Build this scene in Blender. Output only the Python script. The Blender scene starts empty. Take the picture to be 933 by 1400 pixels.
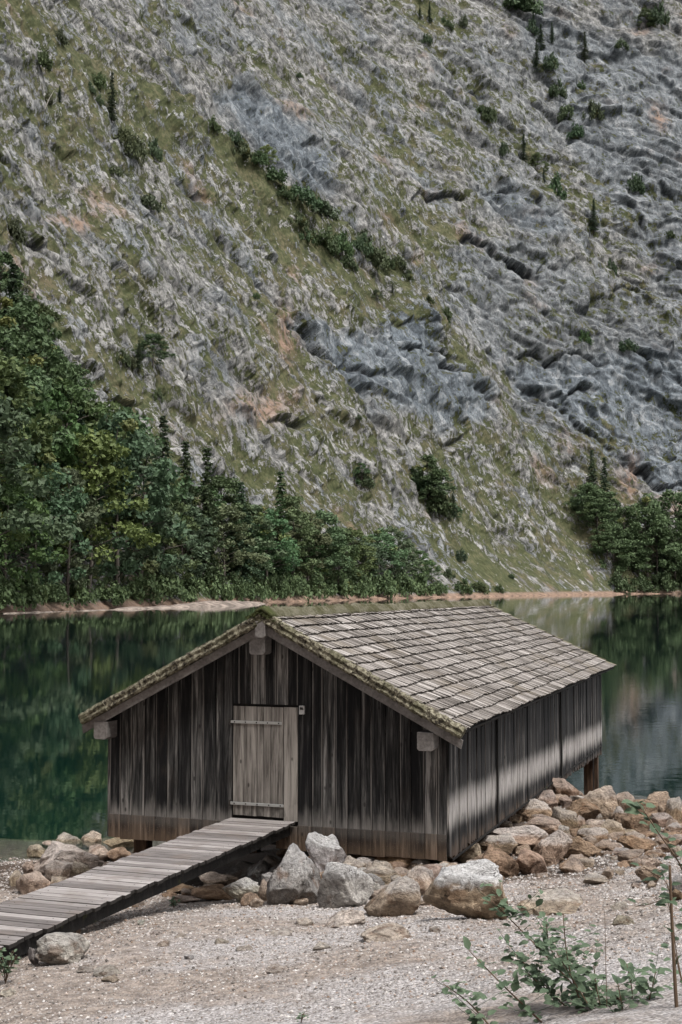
import bpy, bmesh, math, random
import numpy as np
from mathutils import Vector
R_ = math.radians
rng = np.random.default_rng(7)
random.seed(7)
sc = bpy.context.scene
COL = sc.collection

# ------------------------------------------------------------------ camera, sky, sun, exposure
F, HOR, CH = 1850.0, 796.7, 5.3
PITCH = math.atan((HOR - 700) / F)
cam = bpy.data.cameras.new('camera')
cam.sensor_width = 36; cam.lens = F / 1400 * 36; cam.clip_start = .1; cam.clip_end = 6000
camo = bpy.data.objects.new('camera', cam); COL.objects.link(camo)
camo.location = (0, 0, CH); camo.rotation_euler = (R_(90) + PITCH, 0, 0)
sc.camera = camo

SUN_EL, SUN_AZ = R_(62), R_(140)          # azimuth measured clockwise from +Y (view direction)
w = bpy.data.worlds.new('World'); sc.world = w; w.use_nodes = True
nt = w.node_tree; nt.nodes.clear()
sky = nt.nodes.new('ShaderNodeTexSky'); sky.sky_type = 'NISHITA'; sky.sun_disc = False
sky.sun_elevation = SUN_EL; sky.sun_rotation = SUN_AZ; sky.dust_density = 4; sky.air_density = 1.0
hs = nt.nodes.new('ShaderNodeHueSaturation'); hs.inputs['Saturation'].default_value = .30
bg = nt.nodes.new('ShaderNodeBackground'); bg.inputs['Strength'].default_value = .125
wo = nt.nodes.new('ShaderNodeOutputWorld')
nt.links.new(sky.outputs[0], hs.inputs['Color']); nt.links.new(hs.outputs[0], bg.inputs[0]); nt.links.new(bg.outputs[0], wo.inputs[0])
sl = bpy.data.lights.new('sun', 'SUN'); sl.energy = 1.35; sl.angle = R_(13); sl.color = (1, .965, .925)
so = bpy.data.objects.new('sun', sl); COL.objects.link(so)
sd = Vector((math.sin(SUN_AZ) * math.cos(SUN_EL), math.cos(SUN_AZ) * math.cos(SUN_EL), math.sin(SUN_EL)))
so.rotation_euler = (-sd).to_track_quat('-Z', 'Y').to_euler()
sc.view_settings.view_transform = 'Standard'; sc.view_settings.look = 'None'
sc.view_settings.exposure = 1.33; sc.view_settings.gamma = 1; sc.view_settings.use_curve_mapping = False
sc.render.engine = 'CYCLES'
sc.cycles.max_bounces = 6; sc.cycles.transparent_max_bounces = 8; sc.cycles.use_denoising = True

# ------------------------------------------------------------------ small maths
cP, sP = math.cos(PITCH), math.sin(PITCH)
def ray(u, v):
    a = (u - 466.5) / F; b = (700 - v) / F
    return np.array([a, cP - b * sP, sP + b * cP])
YAW = R_(19.2)
AX = np.array([math.sin(YAW), math.cos(YAW)]); RX = np.array([math.cos(YAW), -math.sin(YAW)])
HO = np.array([-3.59, 21.25]); HW, HL = 5.4, 14.75
def project(x, y, z):
    z = z - CH; d = y * cP + z * sP; up = -y * sP + z * cP
    return 466.5 + F * x / d, 700 - F * up / d
def sst(a, b, x):
    t = np.clip((x - a) / (b - a), 0, 1); return t * t * (3 - 2 * t)

_perm = np.random.default_rng(3).permutation(256); _perm = np.concatenate([_perm, _perm, _perm])
_grad = np.random.default_rng(4).normal(size=(256, 3)); _grad /= np.linalg.norm(_grad, axis=1)[:, None]
def perlin(x, y, z):
    xi = np.floor(x).astype(np.int64); yi = np.floor(y).astype(np.int64); zi = np.floor(z).astype(np.int64)
    xf, yf, zf = x - xi, y - yi, z - zi; xi &= 255; yi &= 255; zi &= 255
    fx, fy, fz = [t * t * t * (t * (t * 6 - 15) + 10) for t in (xf, yf, zf)]
    def g(i, j, k):
        h = _perm[_perm[_perm[xi + i] + yi + j] + zi + k]; G = _grad[h]
        return G[..., 0] * (xf - i) + G[..., 1] * (yf - j) + G[..., 2] * (zf - k)
    L = lambda a, b, t: a + t * (b - a)
    return 1.6 * L(L(L(g(0,0,0), g(1,0,0), fx), L(g(0,1,0), g(1,1,0), fx), fy), L(L(g(0,0,1), g(1,0,1), fx), L(g(0,1,1), g(1,1,1), fx), fy), fz)
def fbm(x, y, z, o=4, gain=.5, ridged=False):
    s = 0; a = 1; n = 0
    for i in range(o):
        v = perlin(x, y, z)
        if ridged: v = 1 - 2 * np.abs(v)
        s = s + a * v; n += a; a *= gain; x, y, z = x * 2.03 + 17.3, y * 2.03 + 5.1, z * 2.03 + 9.7
    return s / n

_fr = np.random.default_rng(11); _fj = _fr.random((256, 3)); _fh = _fr.random(256) * 2 - 1; _fg = _fr.normal(size=(256, 3)) * .9
def facet(x, y, z):
    """broken blocky relief: every cell is a tilted plane at its own height; also returns a per-cell random"""
    xi = np.floor(x).astype(np.int64); yi = np.floor(y).astype(np.int64); zi = np.floor(z).astype(np.int64); best = np.full(x.shape, 9.); out = np.zeros(x.shape); cell = np.zeros(x.shape)
    for i in (-1, 0, 1):
        for j in (-1, 0, 1):
            for k in (-1, 0, 1):
                h = _perm[_perm[_perm[(xi + i) & 255] + ((yi + j) & 255)] + ((zi + k) & 255)]
                dx, dy, dz = x - xi - i - _fj[h, 0], y - yi - j - _fj[h, 1], z - zi - k - _fj[h, 2]; d = dx * dx + dy * dy + dz * dz; m = d < best
                best = np.where(m, d, best); out = np.where(m, _fh[h] * .55 + dx * _fg[h, 0] + dy * _fg[h, 1] + dz * _fg[h, 2], out); cell = np.where(m, h / 255., cell)
    return out, cell
# ------------------------------------------------------------------ object helpers
def obj(name, me, mats, parent=None):
    o = bpy.data.objects.new(name, me); COL.objects.link(o)
    if not isinstance(mats, (list, tuple)): mats = [mats]
    if len(me.materials) == 0:
        for m in mats: me.materials.append(m)
    if parent: o.parent = parent
    return o
def tag(o, label=None, cat=None, group=None, kind=None):
    for k, v in (('label', label), ('category', cat), ('group', group), ('kind', kind)):
        if v: o[k] = v
    return o
def empty(name, loc, rz=0):
    o = bpy.data.objects.new(name, None); COL.objects.link(o); o.location = loc; o.rotation_euler = (0, 0, rz); o.empty_display_size = .1
    return o
def np_mesh(name, V, Fc, smooth=False, attrs=None):
    """V (n,3); Fc (m,k) ints; attrs {name:(n,4)} point colours"""
    V = np.ascontiguousarray(V, dtype=np.float32); Fc = np.ascontiguousarray(Fc, dtype=np.int32)
    me = bpy.data.meshes.new(name); m, k = Fc.shape
    me.vertices.add(len(V)); me.vertices.foreach_set('co', V.ravel())
    me.loops.add(m * k); me.loops.foreach_set('vertex_index', Fc.ravel())
    me.polygons.add(m); me.polygons.foreach_set('loop_start', np.arange(0, m * k, k, dtype=np.int32))
    me.polygons.foreach_set('loop_total', np.full(m, k, dtype=np.int32))
    me.polygons.foreach_set('use_smooth', np.full(m, smooth, dtype=bool))
    for n, a in (attrs or {}).items():
        at = me.attributes.new(n, 'FLOAT_COLOR', 'POINT'); at.data.foreach_set('color', np.ascontiguousarray(a, dtype=np.float32).ravel())
    me.update(calc_edges=True); me.validate()
    return me
class MB:
    """collects quads / boxes / tubes with a point colour and builds one mesh"""
    def __init__(s): s.V = []; s.Q = []; s.C = []; s.n = 0
    def add(s, V, Q, c=(.5, .5, .5, 1)):
        V = np.asarray(V, float); Q = np.asarray(Q, int); s.V.append(V); s.Q.append(Q + s.n); s.n += len(V)
        c = np.asarray(c, float)
        if c.ndim == 1: c = np.tile(c, (len(V), 1))
        s.C.append(c)
    def hexa(s, P, c=(.5, .5, .5, 1)):
        """P: 8 corners, bottom 4 ccw then top 4"""
        s.add(P, [(3, 2, 1, 0), (4, 5, 6, 7), (0, 1, 5, 4), (1, 2, 6, 5), (2, 3, 7, 6), (3, 0, 4, 7)], c)
    def box(s, x0, x1, y0, y1, z0, z1, c=(.5, .5, .5, 1)):
        s.hexa([(x0, y0, z0), (x1, y0, z0), (x1, y1, z0), (x0, y1, z0), (x0, y0, z1), (x1, y0, z1), (x1, y1, z1), (x0, y1, z1)], c)
    def tube(s, pts, rad, n=6, c=(.5, .5, .5, 1)):
        pts = np.asarray(pts, float); k = len(pts); rad = np.broadcast_to(rad, (k,))
        T = np.gradient(pts, axis=0); T /= np.linalg.norm(T, axis=1)[:, None] + 1e-9
        ref = np.array([0, 0, 1.]) if abs(T[0][2]) < .9 else np.array([1., 0, 0])
        V = []
        for p, t, r in zip(pts, T, rad):
            a = np.cross(t, ref); a /= np.linalg.norm(a) + 1e-9; b = np.cross(t, a)
            for j in range(n):
                th = 2 * math.pi * j / n; V.append(p + r * (a * math.cos(th) + b * math.sin(th)))
        Q = [(i * n + j, i * n + (j + 1) % n, (i + 1) * n + (j + 1) % n, (i + 1) * n + j) for i in range(k - 1) for j in range(n)]
        e = len(V); V.append(pts[0]); V.append(pts[-1])
        for j in range(0, n, 2):
            Q.append((e, (j + 2) % n, (j + 1) % n, j)); o = (k - 1) * n; Q.append((e + 1, o + j, o + (j + 1) % n, o + (j + 2) % n))
        s.add(V, Q, c)
    def mesh(s, name, smooth=False): return np_mesh(name, np.concatenate(s.V), np.concatenate(s.Q), smooth, {'Col': np.concatenate(s.C)})
    def build(s, name, mat, parent=None, smooth=False): return obj(name, s.mesh(name, smooth), mat, parent)
def bevel(o, wd=.006, seg=1):
    m = o.modifiers.new('bevel', 'BEVEL'); m.width = wd; m.segments = seg; m.limit_method = 'ANGLE'; return o

# ------------------------------------------------------------------ material helpers
class NT:
    def __init__(s, name):
        s.m = bpy.data.materials.new(name); s.m.use_nodes = True; s.t = s.m.node_tree; s.t.nodes.clear()
        s.out = s.t.nodes.new('ShaderNodeOutputMaterial')
    def put(s, sock, v):
        if hasattr(v, 'is_output'): s.t.links.new(v, sock)
        elif isinstance(v, (tuple, list)) and len(v) == 3 and sock.type == 'RGBA': sock.default_value = (*v, 1)
        else: sock.default_value = v
    def n(s, typ, ins=None, out=0, **props):
        nd = s.t.nodes.new('ShaderNode' + typ)
        for k, v in props.items(): setattr(nd, k, v)
        for k, v in (ins or {}).items(): s.put(nd.inputs[k], v)
        return nd.outputs[out]
    def math(s, op, a, b=0., c=None, clamp=False):
        ins = {0: a, 1: b}
        if c is not None: ins[2] = c
        return s.n('Math', ins, operation=op, use_clamp=clamp)
    def mul(s, a, b): return s.math('MULTIPLY', a, b)
    def addm(s, a, b): return s.math('ADD', a, b)
    def ss(s, x, a, b, lo=0., hi=1.):
        return s.n('MapRange', {'Value': x, 'From Min': a, 'From Max': b, 'To Min': lo, 'To Max': hi}, interpolation_type='SMOOTHSTEP')
    def mix(s, f, a, b, blend='MIX'):
        nd = s.t.nodes.new('ShaderNodeMix'); nd.data_type = 'RGBA'; nd.blend_type = blend
        s.put(nd.inputs[0], f); s.put(nd.inputs[6], a); s.put(nd.inputs[7], b); return nd.outputs[2]
    def pos(s): return s.n('TexCoord', out=3)
    def map(s, v, scale=(1, 1, 1), loc=(0, 0, 0), rot=(0, 0, 0)): return s.n('Mapping', {'Vector': v, 'Scale': scale, 'Location': loc, 'Rotation': rot})
    def noise(s, v, scale=5, detail=4, rough=.55, dist=0, out=0): return s.n('TexNoise', {'Vector': v, 'Scale': scale, 'Detail': detail, 'Roughness': rough, 'Distortion': dist}, out=out)
    def ramp(s, f, stops):
        nd = s.t.nodes.new('ShaderNodeValToRGB'); s.put(nd.inputs[0], f); el = nd.color_ramp.elements
        while len(el) < len(stops): el.new(.5)
        for e, (p, c) in zip(el, stops): e.position = p; e.color = (*c, 1) if isinstance(c, (tuple, list)) else (c, c, c, 1)
        return nd.outputs[0]
    def attr(s, name, ch=None):
        a = s.n('Attribute', attribute_name=name)
        if ch is None: return a
        return s.n('SeparateColor', {0: a}, out=ch)
    def sepxyz(s, v): 
        nd = s.t.nodes.new('ShaderNodeSeparateXYZ'); s.put(nd.inputs[0], v); return nd.outputs
    def bump(s, h, strength=.5, dist=.02, normal=None):
        ins = {'Height': h, 'Strength': strength, 'Distance': dist}
        if normal is not None: ins['Normal'] = normal
        return s.n('Bump', ins)
    def bsdf(s, col, rough=.85, normal=None, spec=.3, **kw):
        ins = {'Base Color': col, 'Roughness': rough, 'Specular IOR Level': spec}
        if normal is not None: ins['Normal'] = normal
        ins.update(kw); b = s.n('BsdfPrincipled', ins); s.t.links.new(b, s.out.inputs[0]); return s.m

def wood_mat(name, mode):
    t = NT(name); P = t.pos(); x, y, z = t.sepxyz(P)
    r1 = t.attr('Col', 0); ed = t.attr('Col', 1); r2 = t.attr('Col', 2)
    off = t.n('CombineXYZ', {0: t.mul(r2, 37.), 1: t.mul(r1, 11.), 2: t.mul(r2, 23.)})
    Q = t.n('VectorMath', {0: P, 1: off}, operation='ADD')
    st = t.noise(t.map(Q, (14, 14, .85)), 1, 5, .65, .4)
    fine = t.noise(t.map(Q, (70, 70, 2.2)), 1, 4, .7, .2)
    blot = t.noise(t.map(Q, (6, 6, 2.2)), 1, 3, .6)
    knot = t.n('TexVoronoi', {'Vector': t.map(Q, (5.2, 5.2, 2.6)), 'Scale': 1.0, 'Randomness': 1.}, out=0)
    g = t.math('MULTIPLY_ADD', fine, .8, t.math('MULTIPLY_ADD', st, 2.2, t.math('MULTIPLY_ADD', r1, .55, -1.28)))
    if mode == 'dark':        # gable boards
        col = t.ramp(g, [(.12, (.004, .004, .0048)), (.34, (.013, .0128, .0128)), (.55, (.042, .041, .040)), (.75, (.105, .101, .096)), (.98, (.26, .25, .238))])
        br = t.ss(blot, .5, .72); top = t.ss(z, 2.3, 3.2)
        col = t.mix(t.mul(t.mul(br, .35), r2), col, (.05, .038, .030))
        pale = t.math('MULTIPLY_ADD', blot, .55, t.math('MULTIPLY_ADD', st, .7, t.math('MULTIPLY_ADD', z, -1.5, 2.42)))
        pm = t.ss(pale, .0, .62)
        col = t.mix(t.mul(pm, .85), col, t.mix(fine, (.07, .065, .06), (.33, .31, .29)))
        ee = t.math('MULTIPLY', t.ss(ed, .5, .95), t.ss(st, .3, .55))
        col = t.mix(t.mul(ee, .7), col, (.215, .203, .19))
    elif mode == 'side':      # side boards with one bleached band
        zc = t.math('MULTIPLY_ADD', y, .0262, z)       # height above the sagging sill line
        j = t.math('MULTIPLY_ADD', st, .30, t.math('MULTIPLY_ADD', r2, .05, -.18))
        zz = t.addm(zc, j)
        band = t.math('MULTIPLY', t.ss(zz, 1.68, 1.97), t.ss(zz, 2.36, 2.04))
        col = t.ramp(g, [(.2, (.0035, .0035, .004)), (.5, (.012, .0115, .0115)), (.75, (.045, .042, .04)), (1., (.17, .16, .15))])
        ee = t.math('MULTIPLY', t.ss(ed, .7, 1.), t.ss(st, .4, .6))
        col = t.mix(t.mul(ee, .35), col, (.15, .13, .115))
        col = t.mix(t.mul(band, .9), col, t.mix(t.ss(fine, .3, .7), (.11, .104, .099), (.52, .49, .465)))
        brn = t.math('MULTIPLY', t.ss(zz, 1.62, 1.45), t.ss(blot, .3, .6))
        col = t.mix(t.mul(brn, .8), col, (.085, .06, .045))
    elif mode == 'skirt':
        col = t.ramp(g, [(.1, (.016, .012, .010)), (.45, (.05, .037, .028)), (.75, (.12, .088, .065)), (1, (.2, .155, .12))])
        low = t.ss(t.math('MULTIPLY_ADD', blot, .35, t.mul(z, -1.)), -1.42, -1.2)
        col = t.mix(t.mul(low, .5), col, (.13, .088, .058))
        topd = t.math('MULTIPLY', t.ss(t.math('MULTIPLY_ADD', blot, .12, z), 1.60, 1.74), 1.)
        col = t.mix(t.mul(topd, .6), col, t.mix(fine, (.02, .02, .02), (.17, .155, .14)))
        sp = t.n('TexVoronoi', {'Vector': P, 'Scale': 38.}, out=0)
        col = t.mix(t.mul(t.ss(sp, .16, .08), .6), col, (.25, .22, .19))
    elif mode == 'door':
        col = t.ramp(g, [(.0, (.03, .027, .024)), (.25, (.10, .09, .08)), (.5, (.20, .183, .165)), (.85, (.34, .315, .285))])
        dk = t.math('MULTIPLY', t.ss(z, 2.2, 1.85), t.ss(blot, .45, .6))
        col = t.mix(t.mul(dk, .7), col, (.04, .036, .032))
    elif mode == 'grey':      # barge boards, purlin ends
        g2 = t.noise(t.map(Q, (3, 3, 3)), 1, 5, .6); f2 = t.noise(t.map(Q, (24, 6, 24)), 1, 4, .6)
        col = t.ramp(t.math('MULTIPLY_ADD', f2, .5, t.mul(g2, .5)), [(.3, (.07, .062, .058)), (.5, (.15, .138, .13)), (.72, (.26, .245, .232))])
    elif mode == 'deck':
        f2 = t.noise(t.map(Q, (2.2, 26, 26)), 1, 5, .65, .3); b2 = t.noise(P, 2.4, 4, .6)
        col = t.ramp(t.math('MULTIPLY_ADD', f2, .7, t.math('MULTIPLY_ADD', r1, .38, -.06)), [(.2, (.07, .061, .058)), (.5, (.185, .168, .16)), (.8, (.36, .335, .32))])
        col = t.mix(t.mul(t.ss(b2, .5, .7), .55), col, (.13, .105, .09))
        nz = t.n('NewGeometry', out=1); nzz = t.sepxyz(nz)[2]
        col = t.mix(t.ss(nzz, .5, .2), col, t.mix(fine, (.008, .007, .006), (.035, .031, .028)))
    elif mode == 'beam':
        col = t.ramp(st, [(.3, (.004, .004, .004)), (.6, (.011, .010, .009)), (.8, (.03, .024, .018))])
        ms = t.noise(P, 5, 4, .6); col = t.mix(t.mul(t.ss(ms, .6, .7), .4), col, (.06, .065, .02))
    elif mode == 'post':
        col = t.ramp(g, [(.2, (.02, .013, .009)), (.6, (.075, .045, .028)), (1, (.16, .11, .075))])
    if mode in ('dark', 'side', 'door', 'skirt'):
        kk = t.ss(knot, .12, .05); col = t.mix(t.mul(kk, .7), col, (.008, .007, .006))
        h = t.addm(t.mul(fine, .6), st)
    elif mode == 'deck': h = t.noise(t.map(Q, (2.2, 40, 40)), 1, 4, .6)
    else: h = t.noise(Q, 20, 4, .6)
    if mode in ('dark', 'side', 'door', 'skirt', 'deck'):   # soiled board edges
        pass
    return t.bsdf(col, .82, t.bump(h, .5, .012), .25)

def rock_mat():
    t = NT('limestone'); P = t.pos(); oi = t.n('ObjectInfo', out=1); rnd = t.n('ObjectInfo', out=5); al = t.n('ObjectInfo', out=2)
    off = t.n('CombineXYZ', {0: t.mul(rnd, 91.), 1: t.mul(rnd, 47.), 2: 0.})
    Q = t.n('VectorMath', {0: P, 1: off}, operation='ADD')
    b = t.noise(Q, 2.6, 5, .6); f = t.noise(Q, 14, 6, .7); vf = t.noise(Q, 60, 3, .6)
    col = t.mix(1., oi, t.ramp(b, [(.28, (.42, .40, .40)), (.5, (.95, .93, .9)), (.72, (1.45, 1.42, 1.38))]), 'MULTIPLY')
    col = t.mix(1., col, t.ramp(f, [(.3, .55), (.5, 1.0), (.7, 1.35)]), 'MULTIPLY')
    col = t.mix(.5, col, t.ramp(vf, [(.3, .6), (.7, 1.4)]), 'MULTIPLY')
    st = t.noise(Q, 3.4, 3, .5); col = t.mix(t.mul(t.ss(st, .52, .66), .5), col, (.16, .085, .045))
    z = t.sepxyz(P)[2]
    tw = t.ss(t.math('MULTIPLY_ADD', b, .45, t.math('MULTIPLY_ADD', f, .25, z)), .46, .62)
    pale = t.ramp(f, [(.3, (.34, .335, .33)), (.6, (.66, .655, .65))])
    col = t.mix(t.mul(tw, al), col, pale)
    ck = t.n('TexVoronoi', {'Vector': t.n('VectorMath', {0: Q, 1: t.noise(Q, 3, 3, .5, out=1)}, operation='ADD'), 'Scale': 3.2}, out=0, feature='DISTANCE_TO_EDGE')
    cr = t.mul(t.ss(ck, .025, .0), t.ss(st, .42, .55)); col = t.mix(t.mul(cr, .7), col, (.05, .04, .033))
    h = t.addm(t.math('MULTIPLY_ADD', vf, .3, t.mul(f, 1.3)), t.math('MULTIPLY_ADD', cr, -.4, b))
    return t.bsdf(col, .9, t.bump(h, .9, .07), .2)

def mountain_mat():
    t = NT('mountain_rock'); P = t.pos()
    rock, blue, brown = t.attr('Col', 0), t.attr('Col', 1), t.attr('Col', 2)
    h0 = t.attr('Dat', 0); crack_shade = t.attr('Dat', 1); ce = t.attr('Dat', 2)
    S = t.n('Attribute', {}, out=1, attribute_name='St')
    wv = t.n('VectorMath', {0: t.noise(t.map(S, (.35, .35, .25)), 1, 3, .6, out=1), 1: (.5, .5, .5)}, operation='SUBTRACT')
    def vor(sc, wa, feat='F1', out=1):
        return t.n('TexVoronoi', {'Vector': t.n('VectorMath', {0: t.map(S, sc), 1: t.n('VectorMath', {0: wv, 'Scale': wa}, operation='SCALE')}, operation='ADD'), 'Scale': 1.}, out=out, feature=feat)
    k1 = t.sepxyz(vor((.62, .26, .27), 1.2))[0]; k2 = t.sepxyz(vor((.28, .14, .13), 1.2))[1]
    e1 = vor((.42, .2, .17), 1.5, 'DISTANCE_TO_EDGE', 0); e2 = vor((.10, .08, .05), 1.1, 'DISTANCE_TO_EDGE', 0)
    s1 = t.noise(t.map(S, (.40, .22, .20)), 1, 3.5, .72, .0); s2 = t.noise(t.map(S, (1.0, .6, .55)), 1, 2.5, .7, .0)
    big = t.noise(t.map(S, (.045, .03, .03)), 1, 5, .6); mid = t.noise(P, .22, 5, .65)
    gr = t.ramp(mid, [(.3, (.036, .041, .019)), (.5, (.064, .068, .032)), (.66, (.10, .095, .054))])
    dry = t.noise(P, .06, 5, .6)
    gr = t.mix(t.mul(t.ss(dry, .5, .62), .4), gr, (.125, .10, .066))
    gr = t.mix(t.ss(s2, .60, .40, 0., .6), gr, (.024, .032, .013))
    fac = t.math('MULTIPLY_ADD', k1, .16, t.math('MULTIPLY_ADD', ce, .14, t.addm(s1, -.15)))
    rk = t.ramp(fac, [(.33, (.05, .050, .048)), (.45, (.10, .098, .093)), (.57, (.165, .162, .153)), (.74, (.29, .285, .273))])
    wst = t.noise(t.map(S, (.7, .4, .06)), 1, 2, .6); facb = t.math('MULTIPLY_ADD', k2, .20, t.math('MULTIPLY_ADD', wst, .3, t.math('MULTIPLY_ADD', ce, .2, t.math('MULTIPLY_ADD', s1, .5, -.10))))
    bl = t.ramp(facb, [(.30, (.035, .042, .049)), (.44, (.075, .089, .102)), (.57, (.125, .143, .158)), (.72, (.25, .262, .268))])
    rk = t.mix(t.math('MAXIMUM', blue, t.ss(big, .46, .64, 0., .55)), rk, bl)
    rk = t.mix(t.mul(t.ss(e1, .06, .0), .6), rk, (.035, .038, .04)); rk = t.mix(t.mul(t.ss(e2, .035, .0), .75), rk, (.025, .028, .032))
    m = t.math('MULTIPLY_ADD', s1, 1.5, t.math('MULTIPLY_ADD', s2, 1.1, t.math('MULTIPLY_ADD', k1, .28, t.math('MULTIPLY_ADD', k2, .22, t.math('MULTIPLY_ADD', rock, 1.05, -2.15)))))
    m = t.ss(m, -.01, .06)
    col = t.mix(m, gr, rk)
    col = t.mix(t.mul(brown, t.ss(s1, .35, .6)), col, (.20, .135, .10))
    col = t.mix(crack_shade, col, (.017, .019, .021))  # shade of overhangs and cracks, painted into the rock colour
    shore = t.ss(h0, 1.9, .9); col = t.mix(t.mul(shore, t.ss(mid, .3, .55, .6, 1.)), col, t.mix(s2, (.10, .06, .04), (.27, .20, .155)))
    h = t.addm(t.mul(s1, t.math('MULTIPLY_ADD', blue, -.4, .8)), t.math('MULTIPLY_ADD', s2, .5, t.math('MULTIPLY_ADD', k1, .22, t.mul(m, .35))))
    return t.bsdf(col, .92, t.bump(h, .85, .8), .15)

def ground_mat():
    t = NT('gravel_ground'); P = t.pos(); z = t.sepxyz(P)[2]
    a = t.noise(P, .55, 5, .6); b = t.noise(P, 7, 5, .65)
    v = t.n('TexVoronoi', {'Vector': P, 'Scale': 34.}, out=1); vd = t.n('TexVoronoi', {'Vector': P, 'Scale': 34.}, out=0)
    v2 = t.n('TexVoronoi', {'Vector': P, 'Scale': 80.}, out=1)
    g = t.mul(t.sepxyz(v)[0], 1.); g2 = t.sepxyz(v2)[1]
    stone = t.ramp(g, [(.05, (.095, .083, .077)), (.35, (.235, .215, .20)), (.7, (.38, .355, .34)), (1, (.56, .535, .52))])
    stone = t.mix(1., stone, (.97, .965, .985), 'MULTIPLY')
    stone = t.mix(.5, stone, t.ramp(g2, [(0, (.10, .088, .08)), (.5, (.28, .26, .245)), (1, (.50, .48, .465))]))
    soil = t.mix(t.ss(b, .35, .65), (.11, .082, .063), (.30, .245, .20))
    left = t.ss(t.sepxyz(P)[0], .5, -4.5)
    sm = t.ss(t.math('MULTIPLY_ADD', left, .16, a), .42, .60)
    col = t.mix(t.mul(sm, .75), stone, soil)
    wet = t.ss(z, .16, .02); col = t.mix(t.mul(wet, .5), col, (.10, .075, .06))
    heap = t.attr('Heap', 0); col = t.mix(t.mul(heap, .9), col, (.05, .034, .024)); algae = t.ss(z, -.05, -.9); col = t.mix(t.mul(algae, .8), col, t.mix(b, (.09, .092, .045), (.25, .235, .13)))  # dark soil in the heap, with shade between the rocks painted in
    h = t.math('MULTIPLY_ADD', vd, -1., t.mul(b, .5))
    return t.bsdf(col, .93, t.bump(h, .8, .03), .2)

def water_mat():
    t = NT('lake_water'); P = t.pos()
    n1 = t.noise(t.map(P, (1, 1.5, 1)), 1.15, 3, .5); n2 = t.noise(t.map(P, (1, 1.6, 1)), 5.5, 2, .5)
    big = t.noise(P, .018, 2, .5); amp = t.ss(big, .4, .62, .25, 1.)
    nrm = t.bump(t.mul(t.math('MULTIPLY_ADD', n2, .16, n1), amp), .2, .022)
    fr = t.n('Fresnel', {'IOR': 1.333, 'Normal': nrm})
    gl = t.n('BsdfGlossy', {'Color': (1, 1, 1), 'Roughness': .012, 'Normal': nrm})
    tr = t.n('BsdfTransparent', {'Color': (.96, .98, .97)}); df = t.n('BsdfDiffuse', {'Color': (.008, .030, .031)})
    mx = t.n('MixShader', {0: .26, 1: tr, 2: df}); m2 = t.n('MixShader', {0: fr, 1: mx, 2: gl})
    t.t.links.new(m2, t.out.inputs[0])
    va = t.n('VolumeAbsorption', {'Color': (.30, .60, .50), 'Density': .12}); t.t.links.new(va, t.out.inputs[1])
    return t.m

def leaf_mat(name, c0, c1, yellow=0.):
    t = NT(name); P = t.pos(); r = t.attr('Col', 0); rnd = t.n('ObjectInfo', out=5); oc = t.n('ObjectInfo', out=1)
    n = t.noise(P, .5, 2, .5)
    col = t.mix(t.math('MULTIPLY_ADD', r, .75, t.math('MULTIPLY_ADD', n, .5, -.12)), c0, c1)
    col = t.mix(1., col, oc, 'MULTIPLY')
    if yellow: col = t.mix(t.mul(t.ss(t.attr('Col', 1), .97, .995), yellow), col, (.24, .19, .03))
    b = t.n('BsdfPrincipled', {'Base Color': col, 'Roughness': .65, 'Specular IOR Level': .25})
    tl = t.n('BsdfTranslucent', {'Color': col}); mx = t.n('MixShader', {0: .22, 1: b, 2: tl}); t.t.links.new(mx, t.out.inputs[0])
    return t.m
def bark_mat(name='bark', c=(.07, .06, .05)):
    t = NT(name); P = t.pos(); n = t.noise(t.map(P, (6, 6, 1)), 1, 4, .6)
    return t.bsdf(t.mix(n, tuple(v * .4 for v in c), tuple(v * 1.7 for v in c)), .9, t.bump(n, .5, .05))
def shingle_mat():
    t = NT('wood_shingle'); P = t.pos(); r = t.attr('Col', 0); r2 = t.attr('Col', 2); ms = t.attr('Col', 1)
    off = t.n('CombineXYZ', {0: t.mul(r2, 5.), 1: t.mul(r, 31.), 2: 0.}); Q = t.n('VectorMath', {0: P, 1: off}, operation='ADD')
    f = t.noise(t.map(Q, (3., 75, 3.)), 1, 4, .7); b = t.noise(P, 1.1, 5, .6); lm = t.noise(P, 9, 5, .7)
    g = t.math('MULTIPLY_ADD', f, 1.7, t.math('MULTIPLY_ADD', r, .5, -.68))
    col = t.ramp(g, [(.05, (.05, .044, .038)), (.28, (.125, .111, .099)), (.5, (.235, .213, .195)), (.75, (.40, .372, .35)), (1., (.60, .575, .55))])
    col = t.mix(t.mul(t.ss(b, .5, .66), .42), col, (.12, .095, .06))
    mm = t.ss(t.addm(t.mul(ms, .95), lm), .82, 1.12); col = t.mix(t.mul(mm, .8), col, t.mix(lm, (.05, .048, .02), (.21, .19, .10)))
    nzz = t.sepxyz(t.n('NewGeometry', out=3))[2]; col = t.mix(t.mul(t.ss(nzz, .6, .4), .85), col, (.022, .019, .014))  # butt faces darkened by normal: shade of the course lines painted in
    return t.bsdf(col, .88, t.bump(t.addm(f, t.mul(lm, .3)), .5, .01), .2)
def lichen_mat():
    t = NT('lichen_wood'); P = t.pos(); a = t.noise(P, 16, 5, .75); b = t.noise(P, 34, 4, .7); c = t.noise(P, 3, 3, .5)
    col = t.ramp(a, [(.36, (.012, .011, .009)), (.45, (.07, .06, .045)), (.54, (.19, .175, .125)), (.68, (.37, .35, .27))])
    col = t.mix(t.mul(t.ss(c, .5, .65), .6), col, t.mix(b, (.028, .028, .014), (.13, .125, .075)))
    return t.bsdf(col, .95, t.bump(t.addm(a, b), .8, .02), .1)
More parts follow.
